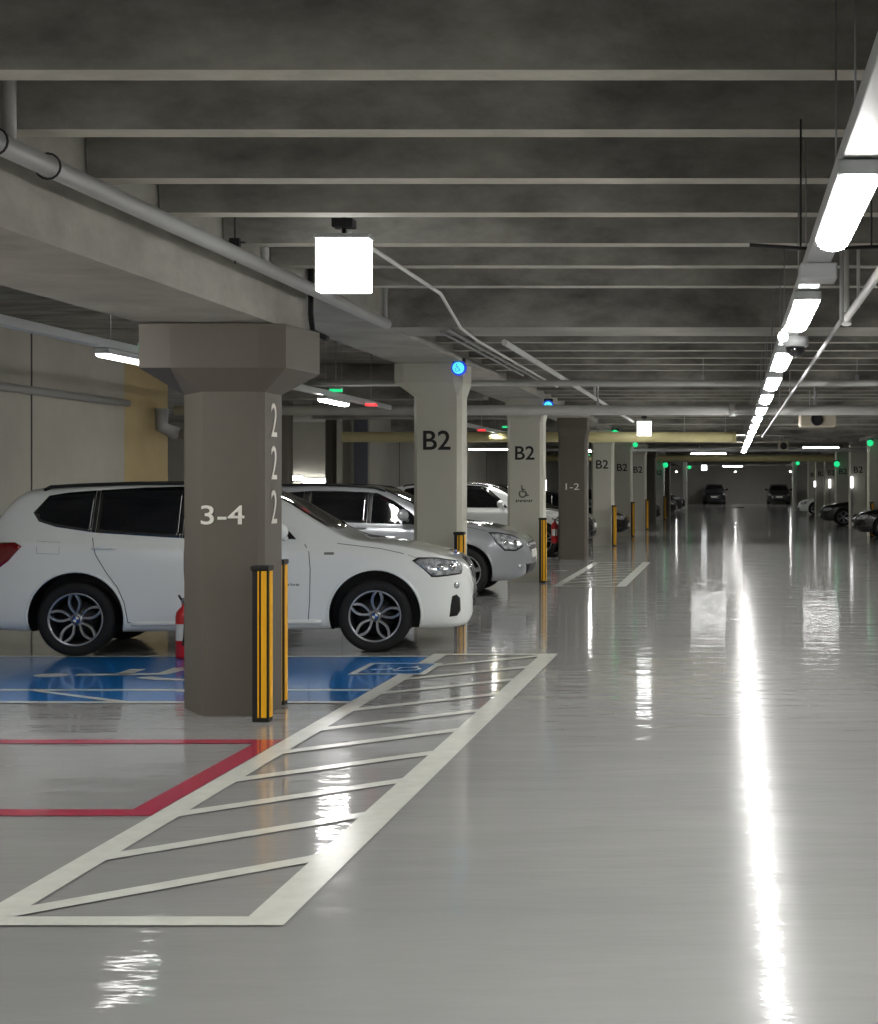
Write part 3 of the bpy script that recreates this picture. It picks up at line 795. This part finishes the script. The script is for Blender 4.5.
    for s in (-1, 1):
        bm = bmesh.new(); ell(bm, (xm, s*(.985 if not S else .94), zm+.03), (.085, .115, .085)); tube(bm, [(xm+.03, s*.80, zm-.05), (xm, s*.92, zm)], .03, 8)
        o = from_bm('wing_mirror', bm, paint, t, smooth=True)
        if not S:
            bm = bmesh.new(); y = s*.585
            xs = [-1.72, -1.66, -1.4, -.9, -.4, .0, .16]
            pts = []
            for i, x in enumerate(xs):
                loc, nor = bvh.ray_cast(Vector((x, y, 3)), Vector((0, 0, -1)))[:2]
                pts.append(loc+Vector((0, 0, .006 if i in (0, len(xs)-1) else .035)))
            tube(bm, pts, .017, 8)
            from_bm('roof_rail', bm, 'plastic_black', t, smooth=True)
    if detail > 1:
        for s in (-1, 1):
            bm = bmesh.new()
            zbt = 1.03
            # front door front edge, front/rear door gap, rear door rear edge round the arch
            J.line(bm, [(.70, 1.03), (.745, .95), (.76, .8), (.755, .5), (.74, .31)], s, 0)
            J.line(bm, [(-.39, 1.07), (-.385, .8), (-.37, .5), (-.35, .31)], s, 0)
            ar = P['ar']+.05
            J.line(bm, [(-1.22, 1.10), (-1.18, .95), (-1.08, .78), (-.98, .64), (-.92, .5), (-.89, .31)], s, 0)
            J.line(bm, [(.74, .31), (-.89, .31)], s, 0)
            J.line(bm, [(-1.70, .96), (-1.70, 1.07), (-1.50, 1.06), (-1.50, .95), (-1.70, .96)], s, 0, .0012)
            J.line(bm, [(1.0, 1.035), (1.4, .985), (1.62, .935)], s, 0, .003)
            if kind == 'bmw': J.line(bm, [(2.0-.06, .82), (1.9, .84), (1.72, .90), (1.66, .925)], s, 0, .002)
            from_bm('door_gap', bm, 'seam', body)
            for hx, hz in ((-1.10, 1.0), (-.16, .97)):
                bm = bmesh.new(); pts = []
                for k in range(7):
                    x = hx-.11+.22*k/6; loc, nor = J.hit(x, hz, s, 0); pts.append(loc+nor*(.012+.022*math.sin(math.pi*k/6)))
                tube(bm, pts, [.008, .013, .015, .015, .015, .013, .008], 8)
                from_bm('door_handle', bm, paint, t, smooth=True)
            bm = bmesh.new()
            for k in range(12):
                pass
            # sill and shoulder creases catch the light
            pts = []
            for k in range(24):
                x = -.86+1.72*k/23; loc, nor = J.hit(x, .30, s, 0); pts.append(loc+nor*.004)
            tube(bm, pts, .022, 8); from_bm('sill', bm, paint, t, smooth=True)
            # raised wheel arch lips
            for ax in (fa, ra):
                bm = bmesh.new(); pts = []
                for k in range(25):
                    a = R(-12)+R(204)*k/24; q = P['ar']+.012
                    x, z = ax+q*math.cos(a), wr+.01+q*math.sin(a)
                    loc, nor = J.hit(x, max(z, .235), s, 0); pts.append(loc-Vector((0, s*.004, 0)))
                tube(bm, pts, .013, 8); from_bm('arch_lip', bm, paint, t, smooth=True)
        if kind == 'bmw':
            for s in (-1,):
                loc, nor = J.hit(.93, .94, s, 0)
                bm = bmesh.new(); 
                for k in range(3): rbox(bm, loc.x-.045, loc.x+.045, loc.y-.004, loc.y+.01, loc.z-.008+k*.008, loc.z-.003+k*.008, .001)
                from_bm('side_vent_badge', bm, 'alloy_dark', t)
                loc, nor = J.hit(.56, .655, s, 0)
                me2, tw, th_ = text_mesh('xDrive', 1.); me2.materials.clear(); me2.materials.append(M['alloy_dark'])
                for v in me2.vertices: v.co.x *= .2/tw; v.co.y *= .03/th_
                o = bpy.data.objects.new('door_badge', me2); link(o, t); o.location = (loc.x, loc.y-.003, loc.z); o.rotation_euler = (R(90), 0, 0)
    return t

car('white SUV parked beside the blue bay, nose past the 3-4 pillar', 'car', 'parked cars', (-4.83, 14.94, 0), R(7.5), SUV, 'car_white', 'petal', 2, 'bmw')
car('silver SUV with black roof rails, behind the near white SUV', 'car', 'parked cars', (-5.12, 22.12, 0), R(1), SAFE, 'car_silver', 'five', 2, 'suv')
car('white SUV partly hidden by the pillars with wheelchair symbol and 1-2', 'car', 'parked cars', (-5.5, 33.75, 0), 0, SUV, 'car_white', 'double', 2, 'suv')
car('dark car seen between the 1-2 pillar and the next B2 pillar', 'car', 'parked cars', (-5.55, 37.0, 0), 0, SAFE, 'car_black', 'double', 1, 'suv')
car('black car whose nose shows between two B2 pillars', 'car', 'parked cars', (-5.2, 44.3, 0), 0, SEDAN, 'car_black', 'double', 1, 'sedan')
car('dark car peeking out beside the unlettered dark far pillar', 'car', 'parked cars', (-5.15, 63.6, 0), 0, SEDAN, 'car_graphite', 'double', 0, 'sedan')
car('black car far down the left row, first past the pale B2 pillar', 'car', 'parked cars', (-4.95, 77.2, 0), 0, SEDAN, 'car_black', 'double', 0, 'sedan')
car('graphite car far down the left row, second past the pale B2 pillar', 'car', 'parked cars', (-4.95, 84.4, 0), 0, SUV, 'car_graphite', 'double', 0, 'suv')
car('dark car at the far end of the left row by the slim pale pillar', 'car', 'parked cars', (-4.95, 91.5, 0), 0, SEDAN, 'car_navy', 'double', 0, 'sedan')
car('black saloon cut by the right picture edge', 'car', 'parked cars', (5.88, 44.8, 0), math.pi, SEDAN, 'car_black', 'double', 1, 'sedan')
car('dark car in the right row between the black saloon and the white car', 'car', 'parked cars', (5.7, 58.4, 0), math.pi, SEDAN, 'car_graphite', 'double', 1, 'sedan')
car('white car in the right row behind the dark car', 'car', 'parked cars', (5.75, 78.3, 0), math.pi, SEDAN, 'car_white', 'double', 1, 'sedan')
car('dark car facing the aisle, left one at the far wall', 'car', 'parked cars', (-1.24, 119.25, 0), R(-90), SUV, 'car_navy', 'double', 1, 'suv')
car('grey car facing the aisle, right one at the far wall', 'car', 'parked cars', (3.85, 119.25, 0), R(-90), SAFE, 'car_graphite', 'double', 1, 'suv')

# drain grate
t = empty('drain_grate', (.5, 102, 0)); tag(t, 'black drain grate in the floor before the far wall', 'drain grate')
bm = bmesh.new(); rbox(bm, -.47, .47, -1.4, 1.4, 0.001, .012, .003); from_bm('frame', bm, 'grate_black', t)
bm = bmesh.new()
for k in range(14): box(bm, -.42, .42, -1.3+.19*k, -1.3+.19*k+.08, .012, .018)
from_bm('bars', bm, 'guard_black', t)

# ------------------------------------------------------------------ lamps
def fixture(loc, label, group, along='Y', L=1.12, glow='tube_glow', ztop=3.45, wd=.11, tray=True):
    t = empty('tube_light', loc); tag(t, label, 'ceiling light', group)
    if along == 'X': t.rotation_euler = (0, 0, R(90))
    bm = bmesh.new(); rbox(bm, -wd/2-.01, wd/2+.01, -L/2-.02, L/2+.02, .03, .075, .008); from_bm('housing', bm, 'tray_white', t)
    bm = bmesh.new()
    n = 8
    prof = [(-wd/2*math.cos(a), -.035*math.sin(a)-.0) for a in [math.pi*i/n for i in range(n+1)]]
    A = [bm.verts.new((x, -L/2, z+.03)) for x, z in prof]; B = [bm.verts.new((x, L/2, z+.03)) for x, z in prof]
    for i in range(n): f = bm.faces.new((A[i], A[i+1], B[i+1], B[i])); f.smooth = True
    bm.faces.new(A); bm.faces.new(B[::-1]); bm.faces.new((A[0], B[0], B[-1], A[-1]))
    from_bm('diffuser', bm, glow, t)
    for s in (-1, 1):
        bm = bmesh.new(); tube(bm, [(0, s*L*.35, .075), (0, s*L*.35, ztop-loc[2])], .0035, 6); from_bm('hanging_rod', bm, 'steel', t)
    return t
RX = .36; RZL = 2.42
ys = [-.9-2.8, -.9, 1.9, 4.7, 7.5, 10.35, 12.6, 14.9] + [17.3+2.4*i for i in range(10)]
names = ['first', 'second', 'third', 'fourth', 'fifth', 'sixth', 'seventh', 'eighth', 'ninth', 'tenth', 'eleventh', 'twelfth', 'thirteenth', 'fourteenth', 'fifteenth', 'sixteenth', 'seventeenth', 'eighteenth']
f0 = None
for i, y in enumerate(ys):
    lab = 'tube light of the long row over the aisle, behind the viewer' if i < 3 else \
          ('largest and nearest glowing tube light of the row over the aisle' if i == 3 else '%s glowing tube light from the front in the row over the aisle' % names[i-3])
    if f0 is None: f0 = fixture((RX, y, RZL), lab, 'row of tube lights over the aisle'); c = f0
    else: c = copy_tree(f0); c.location = (RX, y, RZL); c['label'] = lab
# cable tray the row hangs from
bm = bmesh.new(); rbox(bm, RX-.05, RX+.05, YB+.5, 41, RZL+.078, RZL+.135, .004)
o = from_bm('cable_tray', bm, 'tray_white'); tag(o, 'long white cable tray above the tube lights of the aisle', 'cable tray')
bm = bmesh.new(); tube(bm, [(RX+.28, 8.6, RZL+.12), (RX+.28, 30, RZL+.12)], .014, 8); tube(bm, [(RX+.28, 8.6, RZL+.12), (RX+.28, 8.6, 3.5)], .012, 8)
for y in (16, 24, 30): tube(bm, [(RX+.28, y, RZL+.12), (RX+.28, y, 3.5)], .006, 6)
o = from_bm('conduit', bm, 'pipe_grey'); tag(o, 'thin grey conduit running just right of the aisle light row', 'conduit')
# junction box with hanger between first two lights
t = empty('junction_box', (RX, 6.15, RZL+.02)); tag(t, 'white junction box between the two nearest aisle tube lights', 'junction box')
bm = bmesh.new(); rbox(bm, -.075, .075, -.09, .09, -.01, .057, .008); from_bm('housing', bm, 'tray_white', t)
bm = bmesh.new(); tube(bm, [(-.28, 0, .14), (-.05, 0, .125), (.05, 0, .125), (.3, 0, .135)], .008, 6); tube(bm, [(-.07, 0, .13), (-.07, 0, .655)], .004, 6); tube(bm, [(.22, 0, .13), (.22, 0, .655)], .004, 6)
from_bm('hanger_bracket', bm, 'black_iron', t)
# dome sensor
t = empty('dome_camera', (RX+.04, 9.15, RZL+.0)); tag(t, 'small dark dome camera under the aisle light tray', 'camera')
bm = bmesh.new(); lathe(bm, [(.075, .078), (.08, .05), (.078, .02), (.065, .015)], seg=20); from_bm('base', bm, 'tray_white', t)
bm = bmesh.new(); lathe(bm, [(.062, .016), (.055, -.015), (.035, -.04), (.01, -.05)], seg=20); from_bm('dome', bm, 'car_glass', t)
t = empty('round_lamp', (.31, 8.75, 2.46)); tag(t, 'small round white lamp just left of the second aisle tube light', 'lamp')
bm = bmesh.new(); ell(bm, (0, 0, 0), (.03, .03, .03), 14); from_bm('globe', bm, 'tube_glow', t, smooth=True)
bm = bmesh.new(); tube(bm, [(0, 0, .028), (0, 0, .05), (.05, 0, .06)], .01, 8); from_bm('stem', bm, 'tray_white', t)

# left bay lamps, along the aisle direction
lf = None
for i, (y, lab) in enumerate(((12.86, 'tube light hanging left of the 3-4 pillar capital'),
                (19.5, 'tube light between the 3-4 pillar and the large B2 pillar'),
                (26.4, 'left bay tube light hidden behind the large B2 pillar'),
                (33.3, 'small bright left bay tube light beside the wheelchair symbol pillar'),
                (47.8, 'distant left bay tube light right of the 1-2 pillar'), (2.6, 'added unseen fill tube light over the left bays, nearest the viewer'), (6.0, 'added unseen fill tube light over the left bays, before the deep girder'), (9.3, 'added unseen fill tube light just before the one left of the 3-4 capital'))):  # last three are added out of view to brighten the white SUV's side
    x = -5.15 if i != 4 else -4.5
    if lf is None: lf = fixture((x, y, 2.64), lab, 'tube lights over the left bays', glow='tube_glow_dim'); c = lf
    elif i == 1: lf = c = fixture((x, y, 2.64), lab, 'tube lights over the left bays', glow='tube_glow')
    else: c = copy_tree(lf); c.location = (x, y, 2.64); c['label'] = lab
bm = bmesh.new(); rbox(bm, -5.20, -5.10, YB+.5, 34.5, 2.72, 2.79, .005)
o = from_bm('cable_tray', bm, 'tray_white'); tag(o, 'white cable tray over the left bays', 'cable tray')

def indicator(loc, label, col, ztop=3.48):
    t = empty('bay_indicator_lamp', loc); tag(t, label, 'indicator lamp', 'bay indicator lamps')
    bm = bmesh.new(); rbox(bm, -.08, .08, -.05, .05, .02, .045, .006); from_bm('housing', bm, 'tray_white', t)
    bm = bmesh.new(); rbox(bm, -.078, .078, -.045, .045, -.015, .02, .01); from_bm('glowing_lens', bm, col, t)
    bm = bmesh.new(); tube(bm, [(0, 0, .045), (0, 0, ztop-loc[2])], .006, 6); from_bm('hanging_rod', bm, 'steel', t)
    return t
indicator((-5.0, 20.9, 2.70), 'red bay indicator between the 3-4 pillar and the large B2 pillar', 'led_red')
indicator((-5.05, 30.5, 2.69), 'small red bay indicator between the large B2 and wheelchair pillars', 'led_red')
indicator((-5.08, 13.1, 2.79), 'green bay indicator on the tube light left of the 3-4 pillar', 'led_green')
indicator((-5.07, 19.3, 2.80), 'green bay indicator on the tube light right of the 3-4 pillar', 'led_green')
indicator((-4.93, 33.0, 2.85), 'tiny green bay indicator beside the wheelchair symbol pillar', 'led_green')
indicator((-4.45, 46.8, 2.50), 'tiny green bay indicator right of the 1-2 pillar', 'led_green')

# lamps across the aisle
fixture((-.69, 48.2, 2.56), 'horizontal tube light across the aisle, left of the light row', 'cross tube lights', 'X', glow='tube_glow_soft', wd=.14)
fixture((2.88, 47.5, 2.74), 'horizontal tube light across the aisle, right of the light row', 'cross tube lights', 'X', glow='tube_glow_soft', wd=.14)
fixture((.13, 76, 2.48), 'smaller distant horizontal tube light low over the aisle', 'cross tube lights', 'X', L=1.0, glow='tube_glow_soft', wd=.14)
fixture((-6.95, 43.2, 2.58), 'horizontal tube light seen between the large B2 and wheelchair pillars', 'cross tube lights', 'X', glow='tube_glow_soft', wd=.16)
for y in (46, 53, 60.3, 67.5, 74.6, 81.8, 88.9, 96.1, 103.2, 110.4, 117):  # fill lights added to brighten the far end of the aisle
    fixture((.36, y, 3.16), 'added fill tube light up between the far ceiling beams', 'added far fill lights', 'Y', wd=.06, glow='fill_glow_far', ztop=3.48)
for x in (-4, .4, 4.5): fixture((x, 111.6, 2.5), 'small far tube light just before the far wall', 'far wall tube lights', 'Y', glow='tube_glow', wd=.09)
for y in (40, 60, 80, 100): fixture((7.2, y, 2.7), 'tube light over the right parking row', 'tube lights over the right bays', 'Y', glow='tube_glow_soft')
for y in (62, 82, 102): fixture((-5.6, y, 2.7), 'tube light far over the left parking row', 'tube lights over the far left bays', 'Y', glow='tube_glow_soft')
for x, y in ((-12, 30), (-13.5, 41), (-17, 36)): fixture((x, y, 2.7), 'tube light in the side hall beyond the left wall opening', 'side hall tube lights', 'X', glow='tube_glow')

def box_sign(loc, label, s=.30, h=.31, tint=True):
    t = empty('lit_box_sign', loc); tag(t, label, 'lit sign', 'lit white box signs')
    bm = bmesh.new(); rbox(bm, -s/2, s/2, -.06, .06, -h/2, h/2, .01); from_bm('lit_face', bm, 'sign_glow', t)
    if tint:
        bm = bmesh.new(); box(bm, -.075, -.02, -.064, -.061, -.01, .05); from_bm('pale_blue_mark', bm, 'sign_tint', t)
    bm = bmesh.new(); rbox(bm, -s/2-.008, s/2+.008, -.065, .065, h/2-.005, h/2+.02, .004); from_bm('top_cover', bm, 'tray_white', t)
    bm = bmesh.new(); tube(bm, [(0, 0, h/2+.02), (0, 0, 3.5-loc[2])], .012, 8); rbox(bm, -.06, .06, -.05, .05, h/2+.06, h/2+.11, .004)
    from_bm('hanging_bracket', bm, 'black_iron', t)
    return t
box_sign((-2.213, 8.6, 2.853), 'large glowing white box sign hanging near the 3-4 pillar')
box_sign((-1.84, 32.2, 2.79), 'small glowing white box sign over the aisle near the green lamps', tint=False)
box_sign((-1.62, 94, 2.62), 'tiny glowing white box sign far down the aisle', s=.34, h=.34, tint=False)

def round_lamp(loc, label, blue=True, r=.085, kind='B'):
    t = empty('round_signal_lamp', loc); tag(t, label, 'signal lamp', 'round signal lamps on the pillars')
    if blue:
        bm = bmesh.new(); lathe(bm, [(r*.55, .06), (r, .05), (r*1.06, 0), (r*1.0, -.02), (r*.8, -.025)], 'Y', 24); from_bm('blue_ring', bm, 'led_blue', t)
        bm = bmesh.new(); lathe(bm, [(r*.8, -.02), (r*.78, -.034), (r*.5, -.04), (.002, -.041)], 'Y', 24); from_bm('cyan_face', bm, 'led_cyan', t)
        bm = bmesh.new(); flat_strokes(bm, polys, head, lambda q: ((q.x-.55)*r, -.043, (q.y-.5)*r)); from_bm('wheelchair_symbol', bm, 'led_blue', t)
    else:
        bm = bmesh.new(); lathe(bm, [(r*.5, .06), (r*.9, .05), (r, .0), (r*.85, -.035), (r*.4, -.055), (.002, -.06)], 'Y', 24); from_bm('green_face', bm, 'led_green', t)
    bm = bmesh.new(); rbox(bm, -r*.85, r*.85, -.0, .07, r*.7, r*1.35, .008); from_bm('mounting_box', bm, 'black_iron', t)
    return t
round_lamp((-3.10, 17.14, 2.925), 'round blue wheelchair signal lamp on the large B2 pillar')
round_lamp((-2.95, 24.35, 2.87), 'round blue signal lamp by the wheelchair symbol pillar')
round_lamp((-2.97, 38.75, 2.90), 'green signal lamp on the B2 pillar just past the 1-2 pillar', False, .1)
round_lamp((-2.89, 45.8, 2.80), 'dim green signal lamp on the second B2 pillar past the 1-2 pillar', False, .08)
round_lamp((-2.89, 67.2, 2.45), 'green signal lamp on the distant pale B2 pillar', False, .12)
round_lamp((-2.6, 96, 2.67), 'tiny green signal lamp at the slim pale pillar on the left', False, .12)
round_lamp((4.28, 45.8, 2.85), 'green signal lamp on the nearest right-hand pillar', False, .1)
round_lamp((4.28, 60.1, 2.40), 'green signal lamp on the right-hand row over the dark car', False, .12)
round_lamp((4.0, 88.6, 2.83), 'dim green signal lamp at the slim pale pillar on the right', False, .12)

# vertical strip lights on the right and the left
def post_light(loc, label, h=.4, ph=None):
    t = empty('vertical_strip_light', loc); tag(t, label, 'strip light', 'vertical strip lights')
    z = loc[2]
    bm = bmesh.new(); rbox(bm, -.05, .05, -.03, .03, -h/2, h/2, .01); from_bm('diffuser', bm, 'strip_glow', t)
    bm = bmesh.new(); rbox(bm, -.03, .03, .031, .07, -z, h/2, .004); from_bm('post', bm, 'pipe_grey', t)
    return t
post_light((4.31, 53.1, 1.66), 'tallest vertical strip light in the right row, over the dark car')
post_light((4.48, 67.35, 1.62), 'vertical strip light in the right row, between the other two')
post_light((4.21, 74.4, 1.60), 'shortest vertical strip light in the right row, leftmost of three', .3)
post_light((-6.9, 56, 1.45), 'vertical strip light seen past the wheelchair symbol pillar', .6)

# ------------------------------------------------------------------ pipes
def pipe(name, label, cat, paths, m, collars=(), extra=None, group=None):
    bm = bmesh.new()
    for pts, r in paths: tube(bm, pts, r, 12)
    o = from_bm(name, bm, m); tag(o, label, cat, group)
    for p, d, r, l in collars:
        bm = bmesh.new(); p = Vector(p); d = Vector(d); tube(bm, [p-d*l, p+d*l], r, 14); from_bm('collar', bm, m, o)
    return o
PX, PZ = -2.92, 2.96
o = pipe('pipe', 'grey-white pipe running along the deep girder face', 'pipe',
     [([(PX, -4, PZ), (PX, 12.75, PZ)], .045), ([(PX, 12.7, PZ), (PX, 12.7, 3.49)], .022), ([(PX, 9.42, PZ), (PX, 9.42, 3.49)], .026), ([(PX, 6.08, PZ), (PX, 6.08, 3.49)], .026)], 'pipe_grey')
for y in (5.95, 6.42):
    bm = bmesh.new(); tube(bm, [(PX+.055*math.cos(a), y, PZ+.055*math.sin(a)) for a in [2*math.pi*i/16 for i in range(17)]], .005, 6); from_bm('clamp_ring', bm, 'black_iron', o)
bm = bmesh.new(); tube(bm, [(PX, 8.85, PZ-.06), (PX, 8.85, 3.49)], .006, 6); rbox(bm, PX-.03, PX+.03, 8.83, 8.87, PZ+.04, PZ+.09, .003); rbox(bm, PX-.05, PX+.06, 8.84, 8.86, PZ+.06, PZ+.07, .002); from_bm('hanger', bm, 'black_iron', o)
for y in (6.62, 7.7, 8.7):
    pass
pipe('conduit', 'thin conduit from the large box sign along the ribs', 'conduit', [([(-2.22, 8.6, 3.06), (-2.22, 11.5, 3.06), (-2.38, 13.25, 2.98), (-2.40, 14.3, 2.96), (-2.42, 21.0, 2.96)], .014)], 'pipe_white')
pipe('conduit', 'thin dark conduit beside the pale one above the B2 pillars', 'conduit', [([(-2.52, 13.4, 2.975), (-2.52, 20.5, 2.975)], .016), ([(-2.62, 13.6, 2.975), (-2.62, 19, 2.975)], .012)], 'pipe_grey')
pipe('pipe', 'pale pipe sloping towards the small box sign', 'pipe', [([(-2.15, 14.3, 2.95), (-2.1, 32.6, 2.95)], .03), ([(-2.12, 23.5, 2.95), (-2.12, 23.5, 3.49)], .02)], 'pipe_white')
# pipes crossing the aisle
o = pipe('cross_pipe', 'upper thin white pipe crossing the aisle', 'pipe', [([(-5.4, 18.3, 2.83), (9.4, 18.3, 2.83)], .038)], 'pipe_white')
def hangers(o, xs, y, z, r=.008):
    for x in xs:
        bm = bmesh.new(); tube(bm, [(x, y, z), (x, y, 3.49)], r, 8); rbox(bm, x-.02, x+.02, y-.02, y+.02, z, z+.07, .003)
        from_bm('hanger', bm, 'steel', o)
hangers(o, (-.33, 1.55), 18.3, 2.86, .005)
o = pipe('cross_pipe', 'thick white pipe with a joint crossing the aisle', 'pipe', [([(-8.4, 22.7, 2.715), (9.4, 22.7, 2.715)], .078)], 'pipe_white', collars=[((.04, 22.7, 2.715), (1, 0, 0), .095, .05)])
hangers(o, (.75, 1.28, -2.0), 22.7, 2.78, .012)
o = pipe('cross_pipe', 'cream insulated pipe ending over the aisle', 'pipe', [([(-8.5, 32.9, 2.63), (.12, 32.9, 2.63)], .115)], 'pipe_cream', collars=[((.1, 32.9, 2.63), (1, 0, 0), .128, .04)])
hangers(o, (-6, -2.9, -1, -.1), 32.9, 2.73)
o = pipe('cross_pipe', 'grey service pipe crossing between the far beams', 'pipe', [([(-8.4, 49.1, 2.72), (9.4, 49.1, 2.72)], .06)], 'pipe_grey')
hangers(o, (-5, -1, 3), 49.1, 2.76)
o = pipe('cross_pipe', 'cream pipe low across the aisle in the distance', 'pipe', [([(-8.4, 63, 2.68), (9.4, 63, 2.68)], .14)], 'pipe_cream')
hangers(o, (-5, -1, 3), 63, 2.80)
pipe('pipe', 'white pipe turning up at an elbow right of the nearest lights', 'pipe', [([(.775, -3, 2.7), (.775, 10.0, 2.7)], .025), ([(.775, 10.0, 2.7), (.765, 10.0, 3.49)], .022), ([(.83, 9.7, 2.74), (.83, 9.7, 3.49)], .012)], 'pipe_white', collars=[((.775, 10.0, 2.7), (0, .2, .6), .034, .06)])
# jet nozzle in a duct
for (x, y, z, s, lab) in ((1.39, 24.0, 2.63, 1., 'beige air duct box with a round black outlet over the aisle'), (1.52, 42.5, 2.68, 1., 'small distant air nozzle right of the aisle light row')):
    t = empty('air_nozzle', (x, y, z)); tag(t, lab, 'air duct', 'air nozzles over the aisle')
    bm = bmesh.new(); rbox(bm, -.26, .32, .05, .7, -.1, .14, .02) if s == 1. and y < 30 else rbox(bm, -.14, .14, .05, .5, -.12, .14, .02); from_bm('duct_box', bm, 'duct_beige', t)
    bm = bmesh.new(); lathe(bm, [(.09, .06), (.10, 0), (.095, -.03), (.07, -.03), (.06, .03)], 'Y', 24); from_bm('round_outlet', bm, 'black_iron', t)
    bm = bmesh.new(); tube(bm, [(0, .3, .13), (0, .3, 3.5-z)], .012, 6); tube(bm, [(-.1, .3, .13), (-.1, .3, 3.5-z)], .008, 6); from_bm('hanging_rod', bm, 'steel', t)
# dark drain pipe on the left wall and the pillar cable
pipe('drain_pipe', 'dark pipe end on the left wall beside the 3-4 pillar', 'pipe', [([(XL+.15, 22.3, 2.72), (XL+.15, 22.3, 2.45), (XL+.3, 22.5, 2.36)], .10), ([(XL+.3, 22.5, 2.35), (XL+1.6, 22.5, 2.35)], .08)], 'pipe_grey')
pipe('pillar_cable', 'black cable running down the girder end to the 3-4 pillar', 'cable', [([(-3.08, 11.03, 3.4), (-3.08, 11.02, 2.85), (-3.06, 11.0, 2.72), (-2.94, 10.95, 2.66)], .02)], 'black_iron')
pipe('tray_shadow_tube', 'dark tube added for the tray shadow along the left concrete wall', 'pipe', [([(XL+.09, -6, 2.74), (XL+.09, 21.2, 2.74)], .05)], 'pipe_grey')  # dark tube added in place of the cable tray's shadow on the wall
# side hall pillars beyond the left opening
for (x, y, wd, m_, lab) in ((-10.15, 38, .22, 'paint_brown', 'dark pillar in the side hall behind the silver SUV'), (-9.95, 38.8, .2, 'paint_cream', 'slim cream pillar beside the dark one in the side hall'), (-10.0, 33.5, .3, 'paint_brown', 'dark pillar edge in the side hall right beside the 3-4 pillar')):
    bm = bmesh.new(); prism(bm, [(-wd/2, .03), (-wd/2+.03, 0), (wd/2-.03, 0), (wd/2, .03), (wd/2, .3), (-wd/2, .3)], 0, 3.49)
    o = from_bm('pillar', bm, m_); o.location = (x, y, 0); tag(o, lab, 'pillar', 'side hall pillars', 'thing')
def wall_strip(loc, L, label):
    t = empty('wall_light', loc); tag(t, label, 'wall light', 'wall lights in the side hall')
    bm = bmesh.new(); rbox(bm, -L/2, L/2, -.05, 0, -.06, .06, .01); from_bm('diffuser', bm, 'tube_glow_soft', t)
    bm = bmesh.new(); rbox(bm, -L/2-.02, L/2+.02, .001, .03, -.08, .08, .006); from_bm('back_plate', bm, 'tray_white', t)
wall_strip((-12.7, 45.96, 1.70), .75, 'long low wall light in the side hall above the silver SUV roof')
wall_strip((-13.25, 45.96, 1.78), .3, 'short low wall light in the side hall touching the 3-4 pillar edge')
